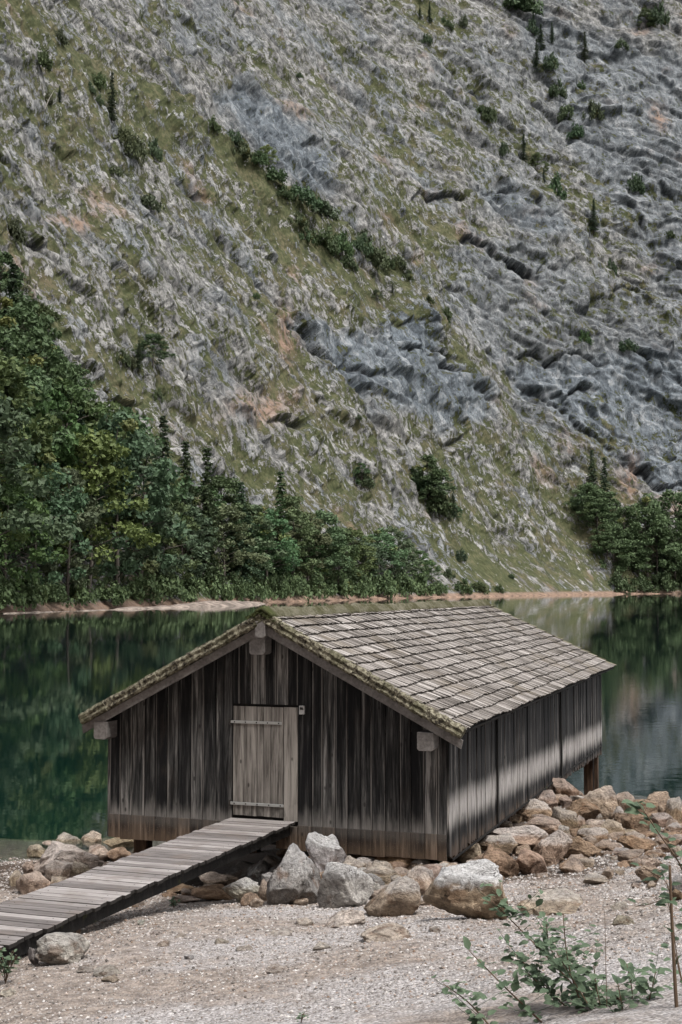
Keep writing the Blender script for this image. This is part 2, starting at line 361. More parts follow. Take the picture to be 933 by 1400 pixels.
def moss_mat():
    t = NT('moss'); P = t.pos(); a = t.noise(P, 9, 5, .7); b = t.noise(P, 40, 3, .7); c = t.noise(P, 2.2, 3, .5); y = t.sepxyz(P)[1]
    g = t.mix(b, (.035, .034, .016), (.10, .096, .052)); d = t.mix(b, (.06, .056, .038), (.22, .205, .15))
    col = t.mix(t.ss(t.addm(t.mul(c, .5), t.mul(a, .5)), .42, .58), g, d); col = t.mix(t.mul(t.ss(y, .0, -.3), .7), col, t.mix(b, (.022, .032, .008), (.08, .095, .03)))
    return t.bsdf(col, .97, t.bump(t.addm(a, b), 1., .03), .1)
def plain(name, col, rough=.5, metal=0., var=.3):
    t = NT(name); n = t.noise(t.pos(), 30, 4, .6)
    return t.bsdf(t.mix(n, tuple(c * (1 - var) for c in col), tuple(min(1, c * (1 + var)) for c in col)), rough, None, .5, Metallic=metal)
M = {k: wood_mat('weathered_' + k, k) for k in ('dark', 'side', 'skirt', 'door', 'grey', 'deck', 'beam', 'post')}
M['rock'] = rock_mat(); M['mountain'] = mountain_mat(); M['ground'] = ground_mat(); M['water'] = water_mat()
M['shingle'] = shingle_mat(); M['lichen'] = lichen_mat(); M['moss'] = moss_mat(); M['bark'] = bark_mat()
M['leaf'] = leaf_mat('broad_leaves', (.032, .055, .026), (.105, .150, .066), .3)
M['needle'] = leaf_mat('conifer_needles', (.019, .034, .019), (.058, .085, .042))
M['scrub'] = leaf_mat('scrub_leaves', (.030, .046, .022), (.10, .125, .058), .2)
M['fgleaf'] = leaf_mat('shrub_leaves', (.055, .085, .05), (.13, .18, .11), .0)
M['stem'] = bark_mat('stem_bark', (.11, .075, .05)); M['greystem'] = bark_mat('dead_wood', (.3, .28, .25))
M['metal'] = plain('zinc_metal', (.42, .43, .42), .45, .6, .15); M['iron'] = plain('dark_iron', (.05, .045, .04), .6, .5)
M['plastic'] = plain('grey_plastic', (.38, .38, .37), .4, 0, .1); M['black'] = plain('black_plastic', (.012, .012, .013), .25, 0, .1)

# ------------------------------------------------------------------ near ground and lake bed
SHX = [-60, -20, -9, -7, -4, 0, 5, 7, 9, 14, 60]; SHY = [30, 28, 26.2, 26.0, 26.4, 29.5, 33.6, 33.0, 31.6, 30, 28]
def ground_z(x, y):
    x = np.asarray(x, float); y = np.asarray(y, float)
    wd = np.interp(x, SHX, SHY) - y + .35 * perlin(x * .5, y * .5, x * 0 + 3.3)
    z = np.where(wd > 0, .092 * wd + .0038 * np.maximum(wd - 8, 0) ** 2, 0) + .28 * np.exp(-((x + 2.6) / 2.4) ** 2 - ((y - 15) / 3.2) ** 2)
    dd = -np.minimum(wd, 0); z = z - .07 * dd - .017 * np.maximum(dd - 2, 0) ** 2
    z = np.maximum(z, -7 + .3 * perlin(x * .1, y * .1, x * 0))
    hx = (x - HO[0]) * RX[0] + (y - HO[1]) * RX[1]; hy = (x - HO[0]) * AX[0] + (y - HO[1]) * AX[1]
    tt = hx - HW
    m = sst(3.3, .2, tt) * sst(-3.5, -1.0, tt) * sst(-1.6, .8, hy) * sst(11.6, 8.6, hy)
    z = z + m * np.maximum(.98 - z, 0)
    m3 = sst(-2.4, -1.3, hy) * sst(1.6, .4, hy) * sst(2.95, 3.5, hx) * sst(6.3, 5.3, hx); z = z + m3 * np.maximum(1.14 - z, 0)
    m2 = np.exp(-(((x + 4.4) / 1.3) ** 2 + ((y - 20.9) / 1.9) ** 2)); z = z + .12 * m2
    return z
def ground_full(x, y):
    z = ground_z(x, y); near = sst(60, 30, y) * (z > -1.2)
    z = z + near * (.045 * fbm(x * .9, y * .9, x * 0 + 1, 3) + .028 * fbm(x * 3.3, y * 3.3, x * 0 + 7, 3) + .012 * perlin(x * 11, y * 11, x * 0 + 2))
    return z
def gp(u, v, lift=0.):
    d = ray(u, v); lo, hi = 6., 60.
    for t in np.arange(6, 60, .25):
        if CH + d[2] * t < float(ground_z(d[0] * t, d[1] * t)) + lift: hi = t; lo = t - .25; break
    for _ in range(14):
        m = (lo + hi) / 2
        if CH + d[2] * m < float(ground_z(d[0] * m, d[1] * m)) + lift: hi = m
        else: lo = m
    return np.array([d[0] * hi, d[1] * hi, CH + d[2] * hi])
def grid_faces(nr, nc):
    i = np.arange(nr - 1)[:, None] * nc + np.arange(nc - 1)[None]; return np.stack([i, i + 1, i + nc + 1, i + nc], -1).reshape(-1, 4)
xs = np.concatenate([-np.geomspace(900, 11, 40), np.linspace(-10.8, 11.8, 300), np.geomspace(12, 1400, 40)])
ys = np.concatenate([-np.geomspace(400, 8, 14), np.linspace(-6, 8.6, 24), np.linspace(8.7, 36, 430), np.geomspace(36.5, 1500, 60)])
GX, GY = np.meshgrid(xs, ys); GZ = ground_full(GX, GY)
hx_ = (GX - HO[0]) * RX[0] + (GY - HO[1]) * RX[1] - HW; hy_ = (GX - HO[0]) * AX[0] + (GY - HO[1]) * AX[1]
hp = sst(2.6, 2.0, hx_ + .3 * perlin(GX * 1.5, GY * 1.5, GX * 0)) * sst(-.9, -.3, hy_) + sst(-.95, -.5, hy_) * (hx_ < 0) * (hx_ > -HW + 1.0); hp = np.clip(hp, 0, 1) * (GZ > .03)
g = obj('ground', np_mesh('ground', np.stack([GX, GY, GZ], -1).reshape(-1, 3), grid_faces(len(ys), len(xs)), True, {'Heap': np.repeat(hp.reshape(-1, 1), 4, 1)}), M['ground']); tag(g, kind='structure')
mb = MB(); mb.box(-1200, 1600, 6, 1600, -12, 0); wt = mb.build('water', M['water']); tag(wt, kind='structure')

# ------------------------------------------------------------------ mountain beyond the lake
SH = np.array([(-260, 60), (-140, 130), (-92, 180), (-59, 236), (-42, 300), (-27, 352), (-6, 400), (34, 492), (98, 590), (136, 640), (190, 668), (330, 690), (600, 660)], float)
def shore_dist(x, y):
    sh = x.shape; x = x.ravel(); y = y.ravel(); best = np.full(x.shape, 1e9); sgn = np.ones(x.shape)
    for (a, b) in zip(SH[:-1], SH[1:]):
        e = b - a; L2 = e @ e; t = np.clip(((x - a[0]) * e[0] + (y - a[1]) * e[1]) / L2, 0, 1)
        dx, dy = x - a[0] - t * e[0], y - a[1] - t * e[1]; d = dx * dx + dy * dy
        s = np.sign(-(x - a[0]) * e[1] + (y - a[1]) * e[0]); up = d < best
        best = np.where(up, d, best); sgn = np.where(up, s, sgn)
    return (np.sqrt(best) * sgn).reshape(sh)
def prof(d): return np.where(d < 0, d * .6, .75 * d + .95 * (np.sqrt((d - 22) ** 2 + 18 ** 2) + d - np.sqrt(22 ** 2 + 18 ** 2)) / 2)
def base_h(x, y): return prof(shore_dist(x, y))
def cast(X, T):
    """rays from the eye, direction (X, 1, T): first hit with the undisturbed slope"""
    lo = np.full(X.shape, 60.); hi = np.full(X.shape, 60.); done = np.zeros(X.shape, bool)
    t = 60.
    while t < 2600:
        t2 = t * 1.05; f = CH + T * t2 - base_h(X * t2, np.full(X.shape, t2)); hit = (f < 0) & ~done
        lo[hit] = t; hi[hit] = t2; done |= hit; t = t2
        if done.all(): break
    lo[~done] = 2600; hi[~done] = 2600
    for _ in range(13):
        m = (lo + hi) / 2; f = CH + T * m - base_h(X * m, m); b = f < 0; hi = np.where(b, m, hi); lo = np.where(b, lo, m)
    return hi
# terrain maps drawn over the slope (map units are converted to ground positions on the slope itself)
MW, MH = 1100, 900; MX0, MY0 = -80, -40
def blank(): return np.zeros((MH, MW), np.float32)
YY, XX = np.mgrid[0:MH, 0:MW]; XXp = XX + MX0; YYp = YY + MY0
def poly(img, pts, val=1.):
    pts = np.array(pts, float); ins = np.zeros(img.shape, bool)
    for (x0, y0), (x1, y1) in zip(pts, np.roll(pts, -1, 0)):
        if y0 == y1: continue
        ins ^= ((y0 > YYp) != (y1 > YYp)) & (XXp < (x1 - x0) * (YYp - y0) / (y1 - y0) + x0)
    img[ins] = val
def blur(img, r, it=3):
    for _ in range(it):
        for ax in (0, 1):
            c = np.cumsum(np.pad(img, [(r + 1, r) if a == ax else (0, 0) for a in (0, 1)], mode='edge'), axis=ax)
            n = img.shape[ax]; k = 2 * r + 1
            img = (np.take(c, np.arange(k, k + n), ax) - np.take(c, np.arange(0, n), ax)) / k
    return img
def samp(img, u, v):
    x = np.clip(u - MX0, 0, MW - 2); y = np.clip(v - MY0, 0, MH - 2); xi = x.astype(int); yi = y.astype(int); fx = x - xi; fy = y - yi
    return (img[yi, xi] * (1 - fx) + img[yi, xi + 1] * fx) * (1 - fy) + (img[yi + 1, xi] * (1 - fx) + img[yi + 1, xi + 1] * fx) * fy
BLUE = blank()
for p_, v_ in [([(285,140),(330,112),(400,165),(440,215),(458,275),(400,262),(345,215)], .9), ([(385,440),(440,455),(505,470),(560,462),(600,510),(655,545),(645,590),(600,600),(540,572),(470,530),(420,495)], .9),
        ([(500,430),(560,440),(585,480),(545,505),(505,470)], 1), ([(600,350),(640,325),(700,360),(770,380),(745,405),(690,395),(650,400),(610,425)], .85),
        ([(640,255),(700,250),(745,290),(775,335),(740,345),(690,310),(650,290)], .8), ([(660,470),(760,480),(840,470),(880,395),(1010,400),(1010,700),(920,690),(860,650),(800,610),(740,560),(690,510)], .9),
        ([(700,20),(800,40),(1010,100),(1010,420),(900,390),(840,300),(780,200),(720,120)], .62), ([(600,350),(700,330),(800,380),(940,400),(940,480),(700,500),(620,440)], .5), ([(180,-40),(300,-40),(330,60),(300,85),(230,70)], .45), ([(565,60),(700,50),(760,120),(780,330),(700,250),(600,150)], .3)]: poly(BLUE, p_, v_)
BLUE = blur(BLUE, 6)
GRASS = blank()
for p_, v_ in [([(-80,-40),(40,20),(150,100),(270,175),(380,275),(470,330),(545,395),(560,440),(520,450),(430,380),(330,310),(250,250),(150,190),(60,110),(-80,60)], .75),
        ([(-80,60),(60,110),(250,260),(430,400),(540,450),(470,520),(330,560),(200,480),(-80,330)], .32), ([(100,330),(240,300),(330,420),(380,520),(250,500),(120,420)], .45),
        ([(-80,330),(60,300),(200,500),(330,600),(560,700),(620,830),(-80,850)], .4), ([(560,560),(640,520),(720,600),(800,690),(870,805),(600,830),(560,700)], .3), ([(500,-40),(560,-40),(640,80),(760,220),(800,330),(700,240),(600,150)], .55),
        ([(330,60),(480,30),(640,160),(720,250),(560,300),(420,200)], .25), ([(790,600),(850,660),(940,720),(940,830),(850,800)], .5), ([(500,300),(620,300),(640,400),(600,470),(540,400)], .4),
        ([(740,350),(900,380),(800,470),(700,420)], .3)]: poly(GRASS, p_, v_)
GRASS = blur(GRASS, 9)
CRACKS = [([(565,271),(580,264),(600,272),(618,273),(635,280)], 1.), ([(620,330),(640,325),(662,338),(678,354),(692,369),(712,376),(738,366),(765,378)], 1.2),
    ([(656,469),(681,492),(701,507),(731,534),(761,557),(786,587),(816,602),(846,627),(881,642)], .8), ([(681,469),(711,482),(736,489),(761,492),(786,484),(816,492),(846,506)], .9), ([(731,534),(766,547),(786,537),(816,534)], .8),
    ([(816,412),(836,407),(866,397),(891,412),(896,432)], .8), ([(501,432),(521,457),(541,454),(566,462),(578,470)], .7), ([(518,484),(556,497),(591,517),(613,527)], 1.), ([(566,487),(591,497),(613,514)], .7), ([(466,502),(496,517),(526,522)], .8), ([(466,517),(501,542),(546,569)], .8),
    ([(611,527),(636,557),(648,567)], .8), ([(836,627),(866,642),(906,667),(940,664)], .9), ([(581,602),(604,606),(626,603)], .8), ([(365,577),(385,580),(408,586)], .9), ([(385,438),(410,470),(430,500),(457,506)], .7),
    ([(110,492),(135,520),(155,550),(197,548)], .8), ([(860,560),(890,640)], .5), ([(861,278),(872,300),(888,322)], .6), ([(616,100),(628,120),(640,132)], .7), ([(600,385),(620,395),(640,400)], .6), ([(860,210),(900,260),(933,290)], .6), ([(705,180),(715,195),(720,215)], .6),
    ([(20,300),(40,330),(70,345)], .5), ([(896,440),(905,480),(925,520),(940,560)], .6), ([(640,262),(680,258),(712,262)], .5), ([(715,272),(735,290),(760,300)], .5), ([(820,470),(850,478),(890,500),(930,508)], .6), ([(760,430),(790,440),(820,470)], .5), ([(300,120),(340,130),(370,150)], .4), ([(330,180),(360,210),(400,240)], .4)]
EDGES = [([(-90,-60),(0,10),(60,60),(150,110),(215,145),(270,185),(330,235),(390,280),(460,325),(520,370),(560,420)], 9., 60.), ([(560,440),(620,500),(665,540),(720,600),(790,680),(830,740),(880,815)], 7., 50.),
    ([(600,90),(660,150),(720,230),(790,330),(860,400),(960,470)], 4., 40.), ([(640,250),(700,285),(780,330),(850,400)], 3., 25.), ([(385,435),(440,455),(500,470),(560,500),(630,540)], 3.5, 25.), ([(500,430),(440,440),(460,330)], 0., 20.)]
def line_sd(pts, u, v):
    """distance to a polyline and the signed side (positive above-right)"""
    best = np.full(u.shape, 1e9); sg = np.zeros(u.shape); par = np.zeros(u.shape); n = len(pts) - 1
    for i in range(n):
        a = np.array(pts[i], float); e = np.array(pts[i + 1], float) - a; L2 = e @ e
        tr = ((u - a[0]) * e[0] + (v - a[1]) * e[1]) / L2; t = np.clip(tr, 0, 1); d = np.hypot(u - a[0] - t * e[0], v - a[1] - t * e[1])
        s = (u - a[0]) * e[1] - (v - a[1]) * e[0]; up = d < best
        best = np.where(up, d, best); sg = np.where(up, np.sign(s), sg); par = np.where(up, (i + t) / n, par)
    return best, sg, par
def displace_field(x, y, z, full=True):
    """outward displacement (m) and masks of the slope at base points"""
    u, v = project(x, y, z)
    nq = .55 * x + .83 * y                                   # along the strike
    w1 = 14 * perlin(x * .012, y * .012, z * .012); w2 = 5 * perlin(x * .05, y * .05, z * .05 + 9)
    a, b = nq + w1, z + w2
    D = 9 * fbm(x * .011, y * .011, z * .008, 3) + 5.5 * fbm(a * .045, b * .014, z * .006 + 3, 3) 
    st = fbm(a * .13, b * .06, z * 0 + 5, 4, .6, True); st2 = fbm(a * .36, b * .17, z * 0 + 2, 3, .6, True); fi = fbm(x * .9, y * .9, z * .55, 3, .6)
    shelf = fbm(a * .05 + b * .10, b * .22 - a * .10, z * 0 + 8, 3, .55, True)
    uw = u + 9 * perlin(u * .03, v * .03, u * 0) + 4 * perlin(u * .1, v * .1, u * 0 + 1); vw = v + 9 * perlin(u * .03, v * .03, u * 0 + 4) + 4 * perlin(u * .1, v * .1, u * 0 + 5)
    bl = samp(BLUE, uw, vw); gr = samp(GRASS, uw, vw)
    sn_ = -.83 * x + .55 * y; wx, wz = 3.5 * perlin(x * .06, y * .06, z * .06 + 50), 3.5 * perlin(x * .06, y * .06, z * .06 + 70)
    A_, B_, C_ = nq + wx, z + .55 * nq + wz, sn_
    f1, c1 = facet(A_ / 24, C_ / 30, B_ / 17); f2, c2 = facet(A_ / 8.5 + 5, C_ / 10, (z + wz) / 9.5 + .3 * f1); f3, c3 = facet(A_ / 2.9 + .4 * st, C_ / 4, (z + wz) / 5.2)
    cr = np.zeros(u.shape); crack_shade = np.zeros(u.shape)
    us = u + 8 * perlin(u * .035, v * .035, u * 0 + 7); vs = v + 9 * perlin(u * .035, v * .035, u * 0 + 11) + 4 * perlin(u * .09, v * .09, u * 0 + 3)
    thick = 1 + .9 * perlin(u * .05, v * .05, u * 0 + 60) + .6 * perlin(u * .15, v * .15, u * 0 + 61)
    for pts, amp in CRACKS:
        d, sg, par = line_sd(pts, us, vs); en = np.sqrt(np.clip(par * (1 - par) * 4, 0, 1)) * amp * np.clip(thick, .15, 2.2)
        above = sg > 0
        cr += en * np.where(above, 1.7 * np.exp(-d / 14), -2.6 * np.exp(-(d / 4) ** 1.5) - 1.6 * np.exp(-d / 16))
        crack_shade = np.maximum(crack_shade, np.where(above, 0, np.clip(en, 0, 1) * sst(3.4, .9, d / np.clip(thick, .4, 2)) * .95))  # dark line just below each crack, painted as overhang shade
    ed = np.zeros(u.shape); gb = np.zeros(u.shape)
    us = u + 10 * perlin(u * .02, v * .02, u * 0 + 31) + 5 * perlin(u * .07, v * .07, u * 0 + 17); vs = v + 10 * perlin(u * .02, v * .02, u * 0 + 37) + 5 * perlin(u * .07, v * .07, u * 0 + 3)
    for pts, amp, wd in EDGES:
        d, sg, par = line_sd(pts, us, vs); k = sg * d
        ed += amp * np.where(k < 0, np.exp(k / wd), 0) * sst(-1, 1, -k / 2.5) - amp * .3 * np.exp(-((k - 8) / 12) ** 2)
        if amp > 5: gb = np.maximum(gb, .42 * np.exp(-((k + 10) / 13) ** 2))
    rough = sst(0, 12, z)
    qs = z + .75 * nq + 5 * perlin(x * .03, y * .03, z * .03 + 91) + 2 * f2; ps = nq - .75 * z
    strat = fbm(qs * .055, ps * .007, z * 0 + 61, 4, .55, True); sline = sst(.62, .86, strat)
    # rock outcrop mask
    rk = .42 + .34 * (st - .35) + .26 * (st2 - .35) + .30 * fbm(x * .02, y * .02, z * .02 + 4, 3) + .12 * fi - .22 * (gr - .18) - gb * .55 + .27 * bl + .16 * (c2 - .5) + .20 * (c3 - .5) + .10 * (c1 - .5) + .42 * (strat - .42) + .0005 * (z - 100)
    rk = rk + .09 * shelf
    rkm = sst(.28, .62, rk)
    big_ = .35 + .65 * rkm; D = D + rough * (1.6 * strat - 2.4 * sline * (.4 + .6 * rkm)); crack_shade = np.maximum(crack_shade, .55 * sst(.72, .9, strat) * rkm)
    D = D + cr + ed + rough * ((1.5 + 1.7 * bl) * f1 * big_ + (.95 + .7 * bl) * f2 * big_ + (.36 + .2 * rkm) * f3 + (.55 * st + .3 * st2) * (.5 + .5 * rkm) + .22 * fi + .8 * rkm + .4 * shelf * (1 - bl))
    D = D * sst(-2, 25, z)
    if not full: return D
    br = np.maximum(.9 * sst(.25, .5, fbm(x * .03, y * .03, z * .03 + 40, 4)) * (1 - bl), 0) * .6
    for (cu, cv, ru, rv) in [(380,470,14,40),(857,660,14,30),(900,165,10,18),(935,690,30,14),(350,560,40,20),(100,300,30,10)]:
        br = np.maximum(br, np.exp(-((uw - cu) / ru) ** 2 - ((vw - cv) / rv) ** 2))
    return D, np.clip(rk, 0, 1.3), np.clip(bl, 0, 1), br, crack_shade, c2 * .5 + c3 * .5
def outward(x, y):
    e = 3.; dx = (base_h(x + e, y) - base_h(x - e, y)) / (2 * e); dy = (base_h(x, y + e) - base_h(x, y - e)) / (2 * e)
    n = np.stack([-dx, -dy, np.ones_like(dx)], -1); return n / np.linalg.norm(n, axis=-1)[..., None]
azs = np.concatenate([np.linspace(-.62, -.275, 60)[:-1], np.linspace(-.275, .275, 600), np.linspace(.275, .8, 70)[1:]])
t0 = cast(azs, np.full(azs.shape, -.0001) * 0 - CH / 400 * 0 - .00001) * 0
# distance to the shoreline along each azimuth
tt = np.full(azs.shape, 60.); 
for _ in range(3000):
    f = shore_dist(azs * tt, tt); mv = f < 0
    if not mv.any(): break
    tt = np.where(mv, tt + 1., tt)
Tshore = -CH / tt
fr = np.concatenate([np.linspace(0, .012, 12)[:-1], np.linspace(.012, .46, 560), np.linspace(.46, 1.0, 90)[1:]])
TT = Tshore[None, :] + fr[:, None]; AA = np.broadcast_to(azs[None, :], TT.shape)
td = cast(AA.ravel(), TT.ravel()).reshape(TT.shape)
bx, by = AA * td, td; bz = CH + TT * td
Dd, rk, bl, br, shd, ce = displace_field(bx, by, bz)
for _ in range(1):
    Dd[1:-1] = (Dd[:-2] + 2 * Dd[1:-1] + Dd[2:]) / 4; Dd[:, 1:-1] = (Dd[:, :-2] + 2 * Dd[:, 1:-1] + Dd[:, 2:]) / 4
on = outward(bx, by)
MP = np.stack([bx, by, bz], -1) + on * Dd[..., None]
skirt = MP[0:1].copy(); nn = on[0:1].copy(); skirt = skirt + np.stack([nn[..., 0] * 14, nn[..., 1] * 14, 0 * nn[..., 2] - 9], -1)
MP = np.concatenate([skirt, MP]); pad = lambda a: np.concatenate([a[0:1], a])
ce = pad(ce); rk, bl, br, shd, hz = pad(rk), pad(bl), pad(br), pad(shd), pad(bz); hz = MP[..., 2]
one = np.ones_like(rk); sx = .55 * MP[..., 0] + .83 * MP[..., 1]; sn = -.83 * MP[..., 0] + .55 * MP[..., 1]
ma = {'Col': np.stack([rk, bl, br, one], -1).reshape(-1, 4), 'Dat': np.stack([np.clip(hz, 0, 50), shd, ce, one], -1).reshape(-1, 4), 'St': np.stack([sx, sn, MP[..., 2], one], -1).reshape(-1, 4)}
mt = obj('mountain', np_mesh('mountain', MP.reshape(-1, 3), grid_faces(*rk.shape), False, ma), M['mountain']); tag(mt, kind='structure')
def on_slope(u, v):
    d = ray(u, v); X = np.array([d[0] / d[1]]); T = np.array([d[2] / d[1]]); 
    t = cast(X, T); x, y = X * t, t; z = CH + T * t
    D = displace_field(x, y, z, False); n = outward(x, y); P = np.array([x[0], y[0], z[0]]) + n[0] * D[0]; return P
# gravel spit at the far left shore and the beach strip
def bank(name, pts, wid, hgt, col):
    k = 80; pts = np.array(pts, float); tpar = np.linspace(0, len(pts) - 1, k); P = np.stack([np.interp(tpar, range(len(pts)), pts[:, i]) for i in (0, 1)], -1)
    T = np.gradient(P, axis=0); T /= np.linalg.norm(T, axis=1)[:, None]; N = np.stack([T[:, 1], -T[:, 0]], -1); m = 17; c = np.linspace(-1, 1, m)
    wv = np.interp(tpar, range(len(pts)), wid); V = P[:, None] + N[:, None] * (c[None, :, None] * wv[:, None, None]); 
    z = (np.interp(tpar, range(len(pts)), hgt)[:, None]) * (1 - c ** 2)[None] - .3 + .5 * fbm(V[..., 0] * .16, V[..., 1] * .16, V[..., 0] * 0, 4)
    t = NT(name); n = t.ss(t.noise(t.pos(), .45, 6, .7), .35, .65); mm = t.bsdf(t.mix(n, tuple(v * .5 for v in col), tuple(v * 1.5 for v in col)), .95, t.bump(n, .6, .4))
    o = obj(name, np_mesh(name, np.concatenate([V, z[..., None]], -1).reshape(-1, 3), grid_faces(k, m), True), mm); tag(o, kind='structure')
bank('shore_strip', [(-27, 350), (-6, 398), (34, 490), (98, 588), (136, 638), (160, 652)], [1.2, 1.6, 2., 2.5, 2.5, 1.2], [.5, .65, .85, 1.0, 1.0, .6], (.175, .118, .085))
bank('gravel_bank', [(-58, 232), (-46, 262), (-38, 286), (-29, 310), (-22, 334), (-20, 350)], [.8, 1.0, 2.4, 6, 4, 1], [.4, .45, .7, 1.4, 1.0, .3], (.20, .165, .14))

# ------------------------------------------------------------------ foliage meshes
def leaf_quads(mb, C, n, rad, size, flat=.45, tone=(0, 1), up=.6, rg=rng):
    """n leaf quads spread through a flattened ball"""
    d = rg.normal(size=(n, 3)); d /= np.linalg.norm(d, axis=1)[:, None]; r = rg.random(n) ** .45
    p = C + d * r[:, None] * np.array(rad)
    nr = rg.normal(size=(n, 3)) * .7 + d * .5 + np.array([0, 0, up]); nr /= np.linalg.norm(nr, axis=1)[:, None]
    a = np.cross(nr, rg.normal(size=(n, 3))); a /= np.linalg.norm(a, axis=1)[:, None]; b = np.cross(nr, a)
    s = size * (.6 + .8 * rg.random(n))[:, None]; a = a * s; b = b * s * .62
    V = np.stack([p - a, p - b + nr * s * .12, p + a, p + b + nr * s * .12], 1).reshape(-1, 3)
    col = np.stack([tone[0] + (tone[1] - tone[0]) * rg.random(n), np.full(n, rg.random()), rg.random(n), np.ones(n)], -1); col = np.repeat(col, 4, 0)
    mb.add(V, np.arange(4 * n).reshape(-1, 4), col)
def broadleaf(seed, H=20., W=6., dens=1.):
    rg = np.random.default_rng(seed); fo = MB(); tr = MB()
    k = 7; tp = np.stack([rg.normal(0, .25, k).cumsum() * .5, rg.normal(0, .25, k).cumsum() * .5, np.linspace(-1.5, H * .82, k)], -1); tp[0, :2] = 0
    tr.tube(tp, np.linspace(.32, .06, k), 7)
    lobes = int(62 * dens)
    for i in range(lobes):
        h = rg.random() ** .8; z = H * (.12 + .86 * h); env = W * (math.sin(math.pi * min(1, (h * .86 + .12)) ** .85) ** .7 + .1) * (.7 + .5 * rg.random())
        th = rg.random() * 6.283; r = env * (.45 + .55 * rg.random() ** .5)
        c = np.array([math.cos(th) * r, math.sin(th) * r, z - .12 * r]); sz = W * (.17 + .16 * rg.random())
        tz = min(z, H * .8); tx = np.array([np.interp(tz - r * .45, tp[:, 2], tp[:, 0]), np.interp(tz - r * .45, tp[:, 2], tp[:, 1]), max(1., tz - r * .45)])
        if i % 2 == 0: tr.tube([tx, (tx + c) / 2 + [0, 0, .3], c], [.11, .06, .02], 4)
        leaf_quads(fo, c, int(75), (sz, sz, sz * .68), .34, up=.35, tone=(.1 + .25 * rg.random(), .65 + .35 * rg.random()), rg=rg)
    return fo.mesh('crown'), tr.mesh('trunk', True)
def conifer(seed, H=22., W=3.2):
    rg = np.random.default_rng(seed); fo = MB(); tr = MB(); tr.tube([(0, 0, -1.5), (0, 0, H * .5), (0, 0, H)], [.28, .16, .02], 7)
    tiers = int(H * 1.35)
    for i in range(tiers):
        h = .07 + .93 * i / tiers; z = H * h; L0 = W * (1 - h) ** .8 * (.8 + .35 * rg.random()) + .18
        for j in range(7 if h < .8 else 5):
            if rg.random() < .12: continue
            th = rg.random() * 6.283; L = L0 * (.65 + .45 * rg.random()); d = np.array([math.cos(th), math.sin(th), 0])
            m = max(3, int(L / .30)); q = (np.arange(m) + .5) / m; pc = np.array([0, 0, z]) + d * (q * L)[:, None]; pc[:, 2] += .10 * L - q ** 1.4 * L * .38 + rg.normal(0, .06, m)
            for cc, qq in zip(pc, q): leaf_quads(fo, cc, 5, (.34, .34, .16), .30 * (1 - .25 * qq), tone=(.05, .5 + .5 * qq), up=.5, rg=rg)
    return fo.mesh('crown'), tr.mesh('trunk', True)
def shrub(seed, n=34, size=.26):
    rg = np.random.default_rng(seed); fo = MB()
    for i in range(n):
        th = rg.random() * 6.283; r = rg.random() ** .5 * 1.0; h = (1 - r * r * .7) * (.35 + .65 * rg.random()); c = np.array([math.cos(th) * r, math.sin(th) * r, h * 1.0]); s = .22 + .14 * rg.random()
        leaf_quads(fo, c, 42, (s, s, s * .8), .085, tone=(.1 + .2 * rg.random(), .6 + .4 * rg.random()), rg=rg)
    return fo.mesh('shrub')
ORD = 'first second third fourth fifth sixth seventh eighth ninth tenth eleventh twelfth thirteenth fourteenth fifteenth sixteenth seventeenth eighteenth nineteenth twentieth'.split()
def ordinal(i):
    if i < 20: return ORD[i]
    tens = {2: 'twenty', 3: 'thirty', 4: 'forty', 5: 'fifty', 6: 'sixty', 7: 'seventy', 8: 'eighty', 9: 'ninety'}; a, b = divmod(i + 1, 10)
    return tens[a] + ('-' + ORD[b - 1] if b else 'th') if b else tens[a][:-1] + 'ieth'
BL = [(broadleaf(10 + i, 20, [5.6, 6.6, 5.0, 6.0][i]), 20, [5.6, 6.6, 5.0, 6.0][i]) for i in range(4)]
CF = [(conifer(30 + i, 22, [3.2, 3.9, 2.7][i]), 22, [3.2, 3.9, 2.7][i]) for i in range(3)]
SB = [shrub(50 + i) for i in range(5)]
def place_tree(u, vb, vt, kind, tint=(1, 1, 1), width=None, name=None):
    P = on_slope(u, min(vb, 808 + 0 * u)) if vb < 800 else None
    if P is None:                                           # standing on the shore: walk out along its bearing to the slope foot
        X = np.array([(u - 466.5) / F]); t = 60.
        while shore_dist(X * t, np.array([t]))[0] < (832 - vb) * .25 + 2: t += .5
        x, y = X * t, np.array([t]); P = np.array([x[0], y[0], base_h(x, y)[0]])
    dist = math.hypot(P[0], P[1]); dep = P[1]; pv = project(*P)[1]; hgt = max(1.5, (pv - vt) / F * dep)
    i = random.randrange(100)
    (fm, tm), H0, W0 = (CF if kind == 'c' else BL)[i % (3 if kind == 'c' else 4)]
    s = hgt / H0; ws = s * (1.25 if kind == 'b' else 1.15) * (.9 + .25 * random.random())
    if kind == 'b': ws = max(min(ws * 1.15, 1.3), s)
    if width: ws = width / F * dep / (2 * W0)
    nm = name or ('conifer_tree' if kind == 'c' else 'broadleaf_tree')
    e = empty(nm, (P[0], P[1], P[2] - .3), random.random() * 6.28); e.scale = (ws, ws, s)
    c = obj('crown', fm, M['needle' if kind == 'c' else 'leaf'], e); c.color = (*tint, 1)
    k = obj('trunk', tm, M['bark'], e); return e
GR = {}
def reg(group, cat, o, u, fmt):   # collected, then labelled from left to right
    GR.setdefault(group, []).append((u, o, cat, fmt))
def rt(a=.12): return tuple(1 + random.uniform(-a, a) * k for k in (1, .8, 1.1))
